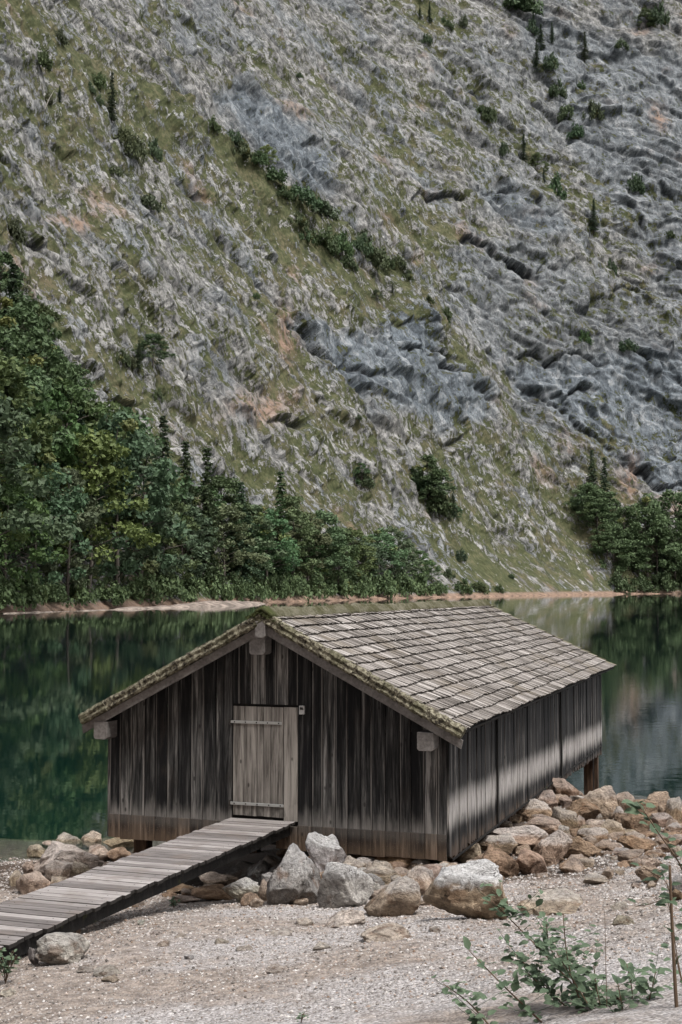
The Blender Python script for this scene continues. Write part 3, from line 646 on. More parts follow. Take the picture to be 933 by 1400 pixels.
shore_trees = [(-30,835,540,'b'),(8,834,640,'b'),(48,832,612,'b'),(92,830,640,'b'),(122,829,590,'b'),(160,828,566,'b'),(196,827,596,'b'),(228,826,660,'b'),(252,825,672,'b'),(283,824,606,'c'),(305,823,690,'b'),
    (330,822,655,'c'),(345,821,690,'b'),(365,821,696,'b'),(384,820,640,'c'),(402,819,678,'b'),(420,819,700,'b'),(440,818,698,'b'),(462,818,718,'b'),(480,817,722,'b'),(500,816,735,'b'),(518,816,722,'b'),(536,815,720,'b'),(556,815,745,'b'),(574,814,752,'b'),(590,814,765,'b')]
for u, vb, vt, k in shore_trees:
    tint = (1.35, 1.2, .8) if u in (122,) else tuple(q * (1.3 if u > 300 else 1.08) for q in rt(.2)); o = place_tree(u, vb, vt, k, tint)  # trees farther along the shore tinted lighter, haze painted into their colour
    reg('trees along the foot of the wooded shore', 'tree', o, u, '{look} in the tall shoreline row, {ord} such from left')
    o['look'] = 'dark pointed conifer' if k == 'c' else ('yellowing broadleaf tree' if u == 122 else 'leafy green broadleaf tree')
second = [(5,770,500,'c'),(60,765,530,'b'),(102,745,545,'c'),(140,760,548,'b'),(178,760,560,'b'),(211,755,562,'c'),(246,760,598,'c'),(270,770,660,'b'),(300,770,650,'b'),(318,775,662,'c'),(355,780,690,'b'),(418,790,720,'b'),(-20,760,470,'b'),(35,740,500,'b'),(82,730,520,'b'),(365,795,700,'c'),(440,795,730,'b'),(400,800,712,'b'),(470,800,742,'b'),(340,790,705,'b'),(510,805,755,'b')]
for u, vb, vt, k in second:
    o = place_tree(u, vb, vt, k, rt(.2)); o['look'] = 'dark pointed conifer' if k == 'c' else 'green broadleaf tree'
    reg('trees of the second row up the left bank', 'tree', o, u, '{look} behind the tall shore row, {ord} such from left')
third = [(-15,650,420,'b'),(12,640,425,'b'),(38,650,450,'c'),(62,655,470,'b'),(88,660,500,'b'),(20,560,352,'c'),(-10,560,380,'c'),(45,560,425,'b'),(2,480,340,'b'),(115,640,530,'c'),(70,590,460,'b'),(28,610,400,'b'),(90,600,495,'b')]
for u, vb, vt, k in third:
    o = place_tree(u, vb, vt, k, (.95, .98, .95)); o['look'] = 'dark pointed conifer' if k == 'c' else 'dark broadleaf tree'
    reg('trees high in the wood at the left edge', 'tree', o, u, '{look} high in the wood at the left edge, {ord} such from left')
right = [(800,742,668,'b'),(812,702,612,'c'),(826,712,622,'c'),(790,730,660,'b'),(838,806,712,'b'),(858,808,722,'b'),(884,810,676,'b'),(906,810,690,'c'),(922,811,668,'b'),(940,811,672,'c'),(872,806,730,'b'),(850,780,690,'b'),(822,775,715,'b'),(897,790,702,'b'),(965,811,660,'b'),(835,740,672,'b')]
for u, vb, vt, k in right:
    o = place_tree(u, vb, vt, k, (1.15, 1.15, 1.15)); o['look'] = 'dark pointed conifer' if k == 'c' else 'dull green broadleaf tree'
    reg('trees in the dark gully at the right', 'tree', o, u, '{look} in the gully at the right edge, {ord} such from left')
lone = [(140,178,94,'c','slim dark spruce standing alone on the upper left slope'),(70,150,115,'c',None),(203,505,455,'b',None),(186,508,462,'c',None),(345,248,196,'b',None),(586,36,0,'c',None),(573,30,4,'c',None),(721,216,180,'c',None),(738,235,208,'b',None),(744,252,228,'c',None),(813,315,270,'c',None),(612,715,665,'c',None),(580,690,620,'b',None),(596,712,640,'b',None),(495,665,632,'b',None),(800,82,40,'c',None),(735,100,50,'c',None),(728,50,12,'c',None),(740,72,30,'c',None),(755,60,28,'c',None),(500,425,395,'b',None),(518,415,385,'c',None),(620,712,690,'b',None),(897,30,2,'c',None),(884,38,10,'b',None)]
for u, vb, vt, k, lab in lone:
    o = place_tree(u, vb, vt, k, rt(.15) if u != 345 else (2., 1.7, 1.4)); o['look'] = 'small dark conifer' if k == 'c' else 'small broadleaf tree'
    if lab: tag(o, lab, 'tree', 'single trees on the mountain slope')
    else: reg('single trees on the mountain slope', 'tree', o, u, '{look} alone on the open mountainside, {ord} such from left')
bushes = [(32,112,32,32),(55,80,22,28),(102,145,18,22),(120,130,30,30),(115,160,15,20),(150,212,30,34),(170,224,36,48),(200,222,24,36),(145,248,28,24),(192,292,44,32),(245,166,18,18),(272,195,22,26),(287,190,22,34),(300,211,28,26),(313,229,38,30),(332,246,28,28),(355,265,44,30),(370,286,34,26),(392,297,52,38),(390,322,32,26),(420,312,52,34),(426,352,44,42),(446,362,34,42),(458,382,28,28),(405,340,30,26),(408,108,11,10),(10,332,34,42),(55,436,50,28),(55,148,16,22),(470,366,36,40),(488,382,42,40),(506,378,34,30),(478,345,30,24),(524,384,24,26),(537,400,18,20),
    (711,22,58,44),(700,12,40,30),(726,50,20,28),(750,100,26,32),(762,134,28,34),(776,162,28,34),(788,188,24,28),(811,166,30,38),(848,73,20,20),(900,36,34,44),(666,170,26,30),(655,160,18,16),(760,268,30,44),(866,262,30,38),(836,375,18,34),(687,215,16,28),(562,425,18,20),(587,415,18,16),(606,436,22,22),(606,440,18,14),(606,36,10,18),(578,70,18,20),(610,44,16,16),(630,42,14,24),(796,120,14,18),(913,332,14,14),(606,440,20,18),(796,472,22,24),(851,488,32,22),(562,660,30,30),(576,680,40,40),(590,704,44,46),(497,664,32,28),(604,712,18,26),(794,700,30,44),(810,722,40,36),(835,745,50,46),(800,690,30,36),(628,768,18,22),(632,810,34,28),(655,811,28,22),(681,811,18,14),(612,790,20,18),(700,790,10,9),(165,498,24,28),(180,505,26,32),(213,548,20,22),(470,590,10,8),(335,420,12,10),(880,745,30,30),(905,740,26,30),(780,704,22,26)]
for i, (u, vb, wd, hg) in enumerate(bushes):
    P = on_slope(u, vb - 1) if vb < 805 else None
    if P is None:
        X = np.array([(u - 466.5) / F]); t = 60.
        while shore_dist(X * t, np.array([t]))[0] < 2: t += .5
        x, y = X * t, np.array([t]); P = np.array([x[0], y[0], base_h(x, y)[0]])
    sw = wd / F * P[1] / 2.3; sh = hg / F * P[1] / 1.25
    o = obj('bush', SB[i % 5], M['scrub']); o.location = (P[0], P[1], P[2] - .25 * sh); o.scale = (sw * 1.05, sw * 1.05, sh * 1.05); o.rotation_euler = (0, 0, random.random() * 6.28)
    t_ = (.75, .85, .8) if u > 540 else (.95, 1., .95); o.color = (*[a * b for a, b in zip(t_, rt(.15))], 1)
    zone = ('upper left meadow' if vb < 300 and u < 260 else 'diagonal ledge' if u < 545 and vb < 450 else 'lower left slope' if u < 545 else 'upper right cliff' if vb < 500 else 'lower right slope')
    reg('bushes on the ' + zone, 'bush', o, u, 'dark green bush on the ' + zone + ', {ord} from left there')
lowb = [(-5,835,80,60),(35,834,70,55),(70,832,60,40),(105,832,60,50),(150,830,60,45),(195,828,60,50),(235,826,60,48),(262,825,50,44),(295,823,50,52),(325,822,46,44),(350,821,44,42),(378,820,46,44),(405,819,44,40),(432,818,46,42),(462,817,50,46),(492,816,46,44),(520,815,50,42),(548,815,48,40),(575,814,40,36),(600,813,26,24),(845,810,40,34),(872,811,40,30),(905,811,40,34),(935,811,40,40)]
for i, (u, vb, wd, hg) in enumerate(lowb):
    X = np.array([(u - 466.5) / F]); t = 60.
    while shore_dist(X * t, np.array([t]))[0] < 1.5: t += .5
    x, y = X * t, np.array([t]); sw = wd / F * t / 2.2; sh = hg / F * t / 1.2
    o = obj('bush', SB[(i * 2 + 1) % 5], M['scrub']); o.location = (x[0], y[0], base_h(x, y)[0] - .1 * sh); o.scale = (sw, sw, sh); o.rotation_euler = (0, 0, random.random() * 6.28)
    b = 1.45 if u < 700 else .95; o.color = (b * .95, b * 1.05, b, 1)
    reg('bushes along the far waterline', 'bush', o, u, 'pale green rounded bush at the far waterline, {ord} from the left')
mb = MB(); P = on_slope(52, 157); L = 27 / F * P[1]; mb.tube([P - [0, 0, .5], P + [L * .25, 0, L * .55], P + [L * .5, 0, L]], [.22, .16, .06], 6)
for a in (.45, .7): mb.tube([P + [L * .5 * a, 0, L * a], P + [L * .5 * a - 1., .3, L * a + .8]], [.08, .03], 4)
tag(mb.build('dead_tree', M['greystem']), 'pale leaning dead trunk on the upper left slope', 'dead tree')

# ------------------------------------------------------------------ boathouse
house = empty('boathouse', (HO[0], HO[1], 0), -YAW); tag(house, 'weathered dark wooden boathouse with shingle roof standing at the lake edge', 'boathouse')
OF, OH, ZE, ZR = .36, .32, 3.24, 4.83
SLOPE = math.atan2(ZR - ZE, HW / 2 + OH)
def roof_z(x, y=0):      # shingle surface height
    zr = ZR - .06 * y / HL; k = 1 - abs(x - HW / 2) / (HW / 2 + OH); return ZE + (zr - ZE) * k + .012 * math.sin(y * 1.3 + x)
def wall_bot(y): return 1.37 - .0158 * y
def col3(): return (random.random(), 0, random.random(), 1)
def plank(mb, x0, x1, ya, yb, z0a, z0b, z1a, z1b, axis='x', r=None):
    """upright board, outer face ya .. inner face yb; edge attribute G is 1 at both edges"""
    r = random.random() if r is None else r; r2 = random.random(); k = 4
    ew = min(.028, (x1 - x0) * .25); xs_ = [x0, x0 + ew, (x0 + x1) / 2, x1 - ew, x1]; ge = [1, .55, 0, .55, 1]
    ge = [1.15 if random.random() < .45 else .2, .3, 0, .3, 1.15 if random.random() < .5 else .2]
    V = []; C = []
    for x, e in zip(xs_, ge):
        f = (x - x0) / (x1 - x0); zb = z0a + (z0b - z0a) * f; zt = z1a + (z1b - z1a) * f; off = .004 if e > .3 and x in (x0, x1) else 0
        for yy, zz in ((ya + (yb - ya) * .12 * (x in (x0, x1)), zb), (ya + (yb - ya) * .12 * (x in (x0, x1)), zt), (yb, zb), (yb, zt)):
            V.append((x, yy, zz) if axis == 'x' else (yy, x, zz)); C.append((r, e, r2, 1))
    Q = []
    for i in range(k):
        a, b = i * 4, i * 4 + 4; q = [(a, b, b + 1, a + 1), (a + 2, a + 3, b + 3, b + 2), (a + 1, b + 1, b + 3, a + 3), (a, a + 2, b + 2, b)]
        Q += q
    Q += [(0, 1, 3, 2), (k * 4, k * 4 + 2, k * 4 + 3, k * 4 + 1)]
    if axis == 'y': Q = [q[::-1] for q in Q]
    mb.add(V, Q, C)
def gable_top(x): return roof_z(x) - .17
DX0, DX1, DZ0, DZ1 = 2.075, 3.135, 1.79, 3.455
fb = [0.0]
while fb[-1] < HW - .12: fb.append(fb[-1] + random.choice((.19, .2, .205, .215, .17)))
fb[-1] = HW
for i, b in enumerate(fb):
    if abs(b - DX0) < .11: fb[i] = DX0
    if abs(b - DX1) < .11: fb[i] = DX1
fb = sorted(set([DX0, DX1] + fb)); fb = [b for i, b in enumerate(fb) if i == 0 or b - fb[i - 1] > .07 or b in (DX0, DX1, HW)]
mb = MB(); sk = MB(); skr = MB()
for i, (a, b) in enumerate(zip(fb[:-1], fb[1:])):
    pr = random.choice((0, .008, .014, .02)); inside = a >= DX0 - .01 and b <= DX1 + .01
    tone = random.choice((.0, .05, .2, .35, .5, .65, .9)); m_ = .007
    zb = DZ1 + .03 if inside else 1.725
    if a + m_ < HW / 2 < b - m_:
        plank(mb, a + m_, HW / 2, -.02 - pr, 0, zb, zb, gable_top(a), gable_top(HW / 2), r=tone); plank(mb, HW / 2 + .002, b - m_, -.02 - pr, 0, zb, zb, gable_top(HW / 2), gable_top(b), r=tone)
    else: plank(mb, a + m_, b - m_, -.02 - pr, 0, zb, zb, gable_top(a), gable_top(b), r=tone)
    if not (a >= DX0 - .01 and b <= DX1 - .3):
        lo = 1.36 + random.uniform(-.012, .012)
        plank(sk if a < DX0 else skr, a + .003, b - .003, -.055 + random.uniform(-.004, .004), -.012, lo, lo, 1.722 if not inside else 1.70, 1.722 if not inside else 1.70)
mb.box(.02, DX0 - .005, .012, .04, 1.37, 3.0, (.1, 0, .5, 1)); mb.box(DX1 + .005, HW - .02, .012, .04, 1.37, 3.0, (.1, 0, .5, 1))
mb.build('front_wall', M['dark'], house); sk.build('front_skirt', M['skirt'], house); skr.build('front_skirt', M['skirt'], house)
mb = MB(); sk = MB(); y = 0.
while y < HL - .05:
    wdt = random.choice((.13, .15, .17, .19, .12)); y2 = min(HL, y + wdt); pr = random.choice((0, .01, .018)); gap = random.choice((.003, .003, .006, .012))
    if 9.0 < y < 9.25: pr = .03
    plank(mb, y + gap, y2, HW + .02 + pr, HW, wall_bot(y) + random.choice((.0, .02, .05, -.03)), wall_bot(y2) + random.choice((0, .02, -.02)), ZE - .05, ZE - .05, 'y', random.choice((.05, .2, .3, .5, .65, .8)))
    plank(sk, y + .004, y2, 0, -.03 - pr, wall_bot(y), wall_bot(y2), ZE - .05, ZE - .05, 'y'); y = y2
mb.build('right_wall', M['side'], house); sk.build('left_wall', M['side'], house)
mb = MB(); mb.box(HW + .041, HW + .062, 3.05, 3.10, 1.25, 3.1); mb.box(HW + .041, HW + .07, 8.95, 9.04, 1.15, 3.12)
mb.box(HW + .041, HW + .056, .12, HL - .06, 1.33, 1.36); mb.build('wall_batten', M['beam'], house)
mb = MB(); x = 0.
while x < HW - .05:
    x2 = min(HW, x + .2)
    if x < HW / 2 < x2: x2 = HW / 2
    plank(mb, x + .003, x2, HL + .02, HL, wall_bot(HL), wall_bot(HL), gable_top(x), gable_top(x2)); x = x2
mb.build('rear_wall', M['side'], house)
# floor, frame and piles
mb = MB(); mb.box(.05, HW - .05, .05, HL - .05, 1.40, 1.48); mb.build('floor', M['beam'], house)
for yy in (.5, 5.0, 9.8):
    for xx in (.15, HW - .4): mb = MB(); mb.box(xx, xx + .22, yy, yy + .22, -2.2, 1.40); mb.build('pile', M['post'], house)
for xx in (.05, HW - .36):
    mb = MB(); mb.hexa([(xx + .02, HL - .42, -3.5), (xx + .23, HL - .42, -3.5), (xx + .23, HL - .12, -3.5), (xx + .02, HL - .12, -3.5), (xx, HL - .4, 1.39), (xx + .22, HL - .4, 1.39), (xx + .22, HL - .1, 1.39), (xx, HL - .1, 1.39)])
    mb.box(xx + .25, xx + .34, HL - .36, HL - .2, -3.5, 1.39); bevel(mb.build('pile', M['post'], house), .01)
# door
door = empty('door', (0, 0, 0)); door.parent = house
bs = [DX0 + .012, 2.27, 2.475, 2.585, 2.70, 2.905]
mb = MB()
for a, b in zip(bs[:-1], bs[1:]): plank(mb, a + .004, b - .004, -.028 + random.uniform(-.003, .003), -.002, DZ0 + .03, DZ0 + .03 + random.uniform(-.01, .01), DZ1 - .01, DZ1 - .01, r=random.uniform(.35, .7))
mb.build('door_leaf', M['door'], door)
mb = MB(); plank(mb, 2.915, DX1 - .004, -.036, -.002, 1.775, 1.775, DZ1 - .005, DZ1 - .005, r=.85); mb.build('jamb_board', M['door'], door)
mb = MB(); mb.box(DX0 - .02, DX1 - .01, .0, .03, 1.62, DZ1 + .08, (0, 0, 0, 1)); mb.build('door_backing', M['beam'], door)
for z, x1 in ((3.21, 2.885), (1.995, 2.915)):
    h = MB(); h.box(2.045, x1, -.045, -.033, z - .021, z + .021); hg = bevel(h.build('hinge', M['metal'], door), .002)
    h = MB(); h.box(2.035, 2.055, -.055, -.030, z - .045, z + .045); h.build('pin', M['iron'], hg)
    for k in range(5): h = MB(); xx = 2.12 + k * (x1 - 2.17) / 4; h.tube([(xx, -.044, z), (xx, -.052, z)], .011, 8); h.build('bolt', M['iron'], hg)
kb = MB(); kb.box(3.17, 3.255, -.085, -.042, 3.355, 3.485); k_ = bevel(kb.build('key_box', M['plastic'], house), .008, 2)
kb = MB(); kb.box(3.187, 3.238, -.0885, -.0855, 3.425, 3.462); kb.build('key_box_window', M['black'], k_)
# roof
roof = empty('roof', (0, 0, 0)); roof.parent = house
def on_roof(side, s, y, up):     # s metres up the slope from the eave
    full = (HW / 2 + OH); x = full - s * math.cos(SLOPE); zz = ZE + s * math.sin(SLOPE); X = HW / 2 + side * x
    zr = -.06 * y / HL * (s / (full / math.cos(SLOPE))); nx = side * math.sin(SLOPE)
    return (X + nx * up, y, zz + zr + math.cos(SLOPE) * up)
SL = (HW / 2 + OH) / math.cos(SLOPE); NC = 15; EXP = SL / NC
def rear_end(s): return HL + .36 - 1.06 * s / SL
for side in (1, -1):
    mb = MB()
    for c in range(NC + 1):
        y = -OF + .0; s0 = c * EXP - (.02 if c == 0 else 0)
        while y < rear_end(s0) - .02:
            wd = random.uniform(.045, .12); y2 = min(y + wd, rear_end(s0)); j = .012 * math.sin(y * 1.7 + c) + .010 * math.sin(y * 4.1 + c * 2) + random.uniform(-.012, .012)
            a = max(-.06, s0 + j); b = min(SL + .01, a + EXP * 1.5); th = random.uniform(.014, .026); l0 = .048 + random.uniform(-.008, .012); sk_ = random.uniform(-.004, .004)
            edge = max(0, 1 - (rear_end(s0) - y) / .7) * .75 + max(0, 1 - (y + OF) / .35) * .35 + max(0, (s0 / SL - .86)) * 3.2
            P = [on_roof(side, a, y + .003, l0 - th), on_roof(side, a, y2, l0 - th + sk_), on_roof(side, b, y2, -.018), on_roof(side, b, y + .003, -.018),
                 on_roof(side, a, y + .003, l0), on_roof(side, a, y2, l0 + sk_), on_roof(side, b, y2, .004), on_roof(side, b, y + .003, .004)]
            if side < 0: P = [P[1], P[0], P[3], P[2], P[5], P[4], P[7], P[6]]
            mb.hexa(P, (random.random(), edge, random.random(), 1)); y = y2
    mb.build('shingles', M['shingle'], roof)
    mb = MB()       # boarding under the shingles
    n = 16
    for k in range(n):
        a, b = SL * k / n, SL * (k + 1) / n - .006; y0, y1 = -OF + .05, rear_end(SL * (k + 1) / n) - .04
        P = [on_roof(side, a, y0, -.075), on_roof(side, a, y1, -.075), on_roof(side, b, y1, -.075), on_roof(side, b, y0, -.075), on_roof(side, a, y0, -.03), on_roof(side, a, y1, -.03), on_roof(side, b, y1, -.03), on_roof(side, b, y0, -.03)]
        mb.hexa(P, col3())
    mb.build('roof_boards', M['beam'], roof)
    # stacked, lichen-covered shingle ends at the front verge
    mb = MB(); s = -.03; top = SL - .02
    while s < top:
        e = min(top, s + random.uniform(.22, .30)); nseg = 5; lift = random.uniform(-.012, .012); fw = random.uniform(-.015, .02)
        rows = []
        for i in range(nseg + 1):
            ss_ = s + .004 + (e - s - .008) * i / nseg; ring = []
            for (yy, up) in ((-OF - .03 - fw, -.120), (-OF - .055 - fw, -.085), (-OF - .035 - fw, -.045), (-OF - .05 - fw, -.0), (-OF - .02, .040), (-OF + .05, .050), (-OF + .14, -.03), (-OF + .1, -.12)):
                q = on_roof(side, ss_, yy + random.uniform(-.009, .009), up + lift * .7 + random.uniform(-.010, .010)); ring.append(q)
            rows.append(ring)
        V = [p for r_ in rows for p in r_]; m = 8; Q = [(i * m + j, i * m + (j + 1) % m, (i + 1) * m + (j + 1) % m, (i + 1) * m + j) for i in range(nseg) for j in range(m)]
        for base, rev in ((0, 0), (nseg * m, 1)):
            for j in (0, 2, 4):
                q = (base + j % m, base + (j + 1) % m, base + (j + 2) % m, base + (j + 7) % m) if False else None
            Q += [(base, base + 7, base + 6, base + 1), (base + 1, base + 6, base + 5, base + 2), (base + 2, base + 5, base + 4, base + 3)]
        mb.add(V, Q); s = e
    mb.build('verge', M['lichen'], roof)
    mb = MB(); a, b = -.10, SL - .06        # barge board
    P = [on_roof(side, a, -OF + .02, -.245), on_roof(side, a, -OF + .055, -.245), on_roof(side, b, -OF + .055, -.245), on_roof(side, b, -OF + .02, -.245),
         on_roof(side, a + .03, -OF + .02, -.125), on_roof(side, a + .03, -OF + .055, -.125), on_roof(side, b, -OF + .055, -.125), on_roof(side, b, -OF + .02, -.125)]
    mb.hexa(P, col3()); bevel(mb.build('barge_board', M['grey'], roof), .004)
    # rafter tails and eave purlin
    mb = MB()
    for k in range(14):
        yy = .3 + k * 1.08; P = []
        for up in (-.17, -.078):
            for s_, dy in ((.05, 0), (.05, .09), (1.2, .09), (1.2, 0)): P.append(on_roof(side, s_, yy + dy, up))
        mb.hexa(P, col3())
    mb.build('rafters', M['beam'], roof)
def block(x0, x1, y0, y1, z0, z1, ch=.03, name='purlin_end'):
    mb = MB(); V = []
    prof_ = [(x0, z1), (x0, z0 + ch), (x0 + ch, z0), (x1 - ch, z0), (x1, z0 + ch), (x1, z1)]
    for yy in (y0, y1): V += [(x, yy, z) for x, z in prof_]
    Q = [(0, 1, 4, 5), (1, 2, 3, 4), (11, 10, 7, 6), (10, 9, 8, 7)] + [(i, 6 + i, 6 + (i + 1) % 6, (i + 1) % 6) for i in range(6)]
    mb.add(V, Q, col3()); return bevel(mb.build(name, M['grey'], roof), .005)
block(2.595, 2.755, -OF - .045, -OF + .1, 4.49, 4.735, .025, 'ridge_board')
block(2.475, 2.725, -.33, -.06, 4.235, 4.50, .03); block(5.06, 5.30, -.36, -.02, 2.93, 3.19, .03); block(-.10, .13, -.36, -.02, 2.90, 3.17, .03)
block(2.48, 2.72, HL + .05, HL + .3, 4.2, 4.45, .03); block(5.1, 5.33, HL + .02, HL + .3, 2.93, 3.12, .03)
# mossy ridge cap
NY, NA = 300, 13; V = []; 
for i in range(NY):
    yy = -OF - .05 + (HL - .7 + OF + .07) * i / (NY - 1)
    for j in range(NA):
        t = -1 + 2 * j / (NA - 1); x = HW / 2 + t * .12; V.append((x, yy, roof_z(HW / 2, yy) - abs(t) * .10 + .035 * (1 - t * t) ** .5 + .022))
V = np.array(V); nz_ = fbm(V[:, 0] * 5, V[:, 1] * 5, V[:, 2] * 0, 4); V[:, 2] += .035 * nz_ + .022 * fbm(V[:, 0] * 20, V[:, 1] * 20, V[:, 2] * 0, 2); V[:, 0] += .02 * perlin(V[:, 1] * 4, V[:, 0] * 9, V[:, 2] * 0)
V[:, 2] += .015 * np.exp(-((V[:, 1] + OF) / .22) ** 2)
m_ = obj('ridge_moss', np_mesh('ridge_moss', V, grid_faces(NY, NA)[:, ::-1], True), M['moss'], roof)
sm = m_.modifiers.new('solid', 'SOLIDIFY'); sm.thickness = .05; sm.offset = -1
# moss tufts hanging at the gable tip
mb = MB(); rg = np.random.default_rng(5)
for k in range(46):
    tx = rg.normal(0, .16); c = np.array([HW / 2 + tx - .05, -OF - .06 + rg.random() * .12, roof_z(HW / 2) + .035 - abs(tx) * .5])
    leaf_quads(mb, c, 26, (.05, .05, .03), .012, rg=rg)
mb.build('moss_tuft', M['moss'], roof)

# ------------------------------------------------------------------ boardwalk to the door
bw = empty('boardwalk', (HO[0], HO[1], 0), -YAW); tag(bw, 'grey plank boardwalk running from the shore to the boathouse door', 'boardwalk')
def dk(y): return 1.785 + .0055 * (-y)
def dx(y): return .016 * y
mb = MB(); y = -.075; nmb = MB()
while y > -13.5:
    wdt = random.uniform(.128, .15); e0, e1 = random.uniform(-.02, .02), random.uniform(-.02, .02); hz_ = dk(y) + random.uniform(-.004, .004); sk_ = random.uniform(-.006, .006)
    x0, x1 = 2.075 + dx(y) + e0, 3.125 + dx(y) + e1; a, b = y - wdt, y; t = .045
    mb.hexa([(x0, a, hz_ - t), (x1, a + sk_, hz_ - t), (x1, b + sk_, hz_ - t), (x0, b, hz_ - t), (x0, a, hz_), (x1, a + sk_, hz_), (x1, b + sk_, hz_), (x0, b, hz_)], (random.random(), 0, random.random(), 1))
    for xx in (x0 + .14, x1 - .14): nmb.tube([(xx, (a + b) / 2, hz_ - .002), (xx, (a + b) / 2, hz_ + .0035)], .006, 6)
    y -= wdt + random.uniform(.018, .028)
bevel(mb.build('deck_planks', M['deck'], bw), .004); nmb.build('nail', M['iron'], bw)
for xo in (.10, .87):
    mb = MB(); n = 12
    for k in range(n):
        a, b = -13.4 + 13.3 * k / n, -13.4 + 13.3 * (k + 1) / n
        xa, xb = 2.075 + dx(a) + xo, 2.075 + dx(b) + xo
        if k == 0: V0 = []
        V0 += [(xa, a, dk(a) - .20), (xa + .1, a, dk(a) - .20), (xa + .1, a, dk(a) - .052), (xa, a, dk(a) - .052)]
    V0 += [(xb, b, dk(b) - .20), (xb + .1, b, dk(b) - .20), (xb + .1, b, dk(b) - .052), (xb, b, dk(b) - .052)]
    Q = [(i * 4 + j, i * 4 + (j + 1) % 4, i * 4 + 4 + (j + 1) % 4, i * 4 + 4 + j) for i in range(n) for j in range(4)] + [(3, 2, 1, 0), (n * 4, n * 4 + 1, n * 4 + 2, n * 4 + 3)]
    mb.add(V0, Q); mb.build('beam', M['beam'], bw)
for yy in (-6.05, -11.2):
    for xo in (.12, .85):
        mb = MB(); X = 2.075 + dx(yy) + xo; wp = HO + RX * X + AX * yy; gz = float(ground_z(wp[0], wp[1])); mb.box(X, X + .1, yy, yy + .1, gz - .3, dk(yy) - .20); mb.build('post', M['post'], bw)

# ------------------------------------------------------------------ rocks
def ico(n):
    bm = bmesh.new(); bmesh.ops.create_icosphere(bm, subdivisions=n, radius=1); V = np.array([v.co[:] for v in bm.verts]); Fc = np.array([[v.index for v in f.verts] for f in bm.faces]); bm.free(); return V, Fc
ICO = {n: ico(n) for n in (2, 3, 4, 5)}
def rock_mesh(seed, n=4, ang=1.):
    rg = np.random.default_rng(seed); V, Fc = ICO[n]; V = V.copy(); k = rg.integers(12, 20)
    V *= 1 + .16 * fbm(V[:, 0] * .9 + seed, V[:, 1] * .9, V[:, 2] * .9, 2)[:, None]
    for i in range(k):
        d = rg.normal(size=3); d /= np.linalg.norm(d); o = rg.uniform(.50, .80); t = V @ d - o
        V -= np.maximum(t, 0)[:, None] * d * ang
    n1 = fbm(V[:, 0] * 2.2 + seed, V[:, 1] * 2.2, V[:, 2] * 2.2, 4, .55); n2 = fbm(V[:, 0] * 3.5, V[:, 1] * 3.5 + seed, V[:, 2] * 3.5, 3, .5, True)
    ff, _c = facet(V[:, 0] * 1.5 + seed % 31, V[:, 1] * 1.5, V[:, 2] * 1.7 + seed % 17); n1 = n1 + .75 * np.clip(ff, -1, 1)
    L = np.linalg.norm(V, axis=1)[:, None]; V += V / L * (.07 * n1 - .05 * np.maximum(.0, n2))[:, None]
    V -= (V.max(0) + V.min(0)) / 2; V /= (V.max(0) - V.min(0)) / 2
    return np_mesh('rock', V * .5, Fc, True)          # unit box
TAN, BRN, GRY, WHT, RED = (.44, .36, .29), (.31, .22, .155), (.36, .35, .34), (.56, .55, .54), (.38, .285, .215)
ZONES = {}
def rock(u0, v0, u1, v1, col, top=0., sink=.12, n=4, lift=0., zone='heap', depth=1., name='rock', ang=1.):
    """outline box of a stone in the survey of the bank: width from u, height from v, standing on the ground"""
    P = gp((u0 + u1) / 2, v1 - 2, lift); sc_ = P[1] / F; wd = (u1 - u0) * sc_; hv = (v1 - v0) * sc_
    dep = wd * .85 * depth; el = math.atan2(CH - P[2], P[1]); hh = max(.06, (hv - dep * math.sin(el) * .75)) * 1.08
    o = obj(name, rock_mesh(int(u0 * 7 + v0 * 13) % 9973, n, ang), M['rock']); z0 = P[2]
    hs_ = hh * (1 + sink * 2); kz = 1.2 if zone == 'heap' else 1.13 if zone in ('front', 'wall', 'left', 'ramp') else 1.02; wd *= kz; hh *= 1 + (kz - 1) * .6; hs_ *= 1 + (kz - 1) * .6; hs_ *= .62 if zone == 'gravel' else 1; hh *= .62 if zone == 'gravel' else 1; o.scale = (wd, dep, hs_); o.location = (P[0], P[1] + dep * .42, z0 + hh - hs_ / 2)
    o.rotation_euler = (0, 0, random.uniform(-.25, .25)); j = random.uniform(.82, 1.15)
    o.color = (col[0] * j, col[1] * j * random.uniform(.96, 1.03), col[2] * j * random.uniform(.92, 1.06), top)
    ZONES.setdefault(zone, []).append(((u0 + u1) / 2, o, col)); return o
def Z3(x0, y0, x1, y1, *a, **k): return rock(340 + x0 / 3.332, 1130 + y0 / 3.332, 340 + x1 / 3.332, 1130 + y1 / 3.332, *a, **k)
def Z4(x0, y0, x1, y1, *a, **k): return rock(560 + x0 / 2.5, 1060 + y0 / 2.5, 560 + x1 / 2.5, 1060 + y1 / 2.5, *a, **k)
def ZL(x0, y0, x1, y1, *a, **k): return rock(x0 / 2.002, 1100 + y0 / 2.002, x1 / 2.002, 1100 + y1 / 2.002, *a, **k)
f = dict(zone='front')
Z3(88,108,335,366,(.24,.235,.23),.4,n=5,**f); Z3(268,52,436,215,WHT,.95,n=5,lift=.12,depth=.6,**f); Z3(62,148,178,256,TAN,.5,**f); Z3(-5,170,100,272,GRY,.3,**f); Z3(328,170,556,376,(.37,.35,.33),.7,n=5,**f); Z3(315,152,372,225,WHT,.6,**f)
Z3(540,240,775,416,(.42,.35,.29),.45,n=5,depth=.75,**f); Z3(498,180,685,272,TAN,.25,**f); Z3(703,203,838,337,(.43,.34,.27),.3,**f); Z3(765,180,912,282,TAN,0,**f); Z3(650,232,718,292,TAN,.3,**f); Z3(545,258,600,302,WHT,.2,**f)
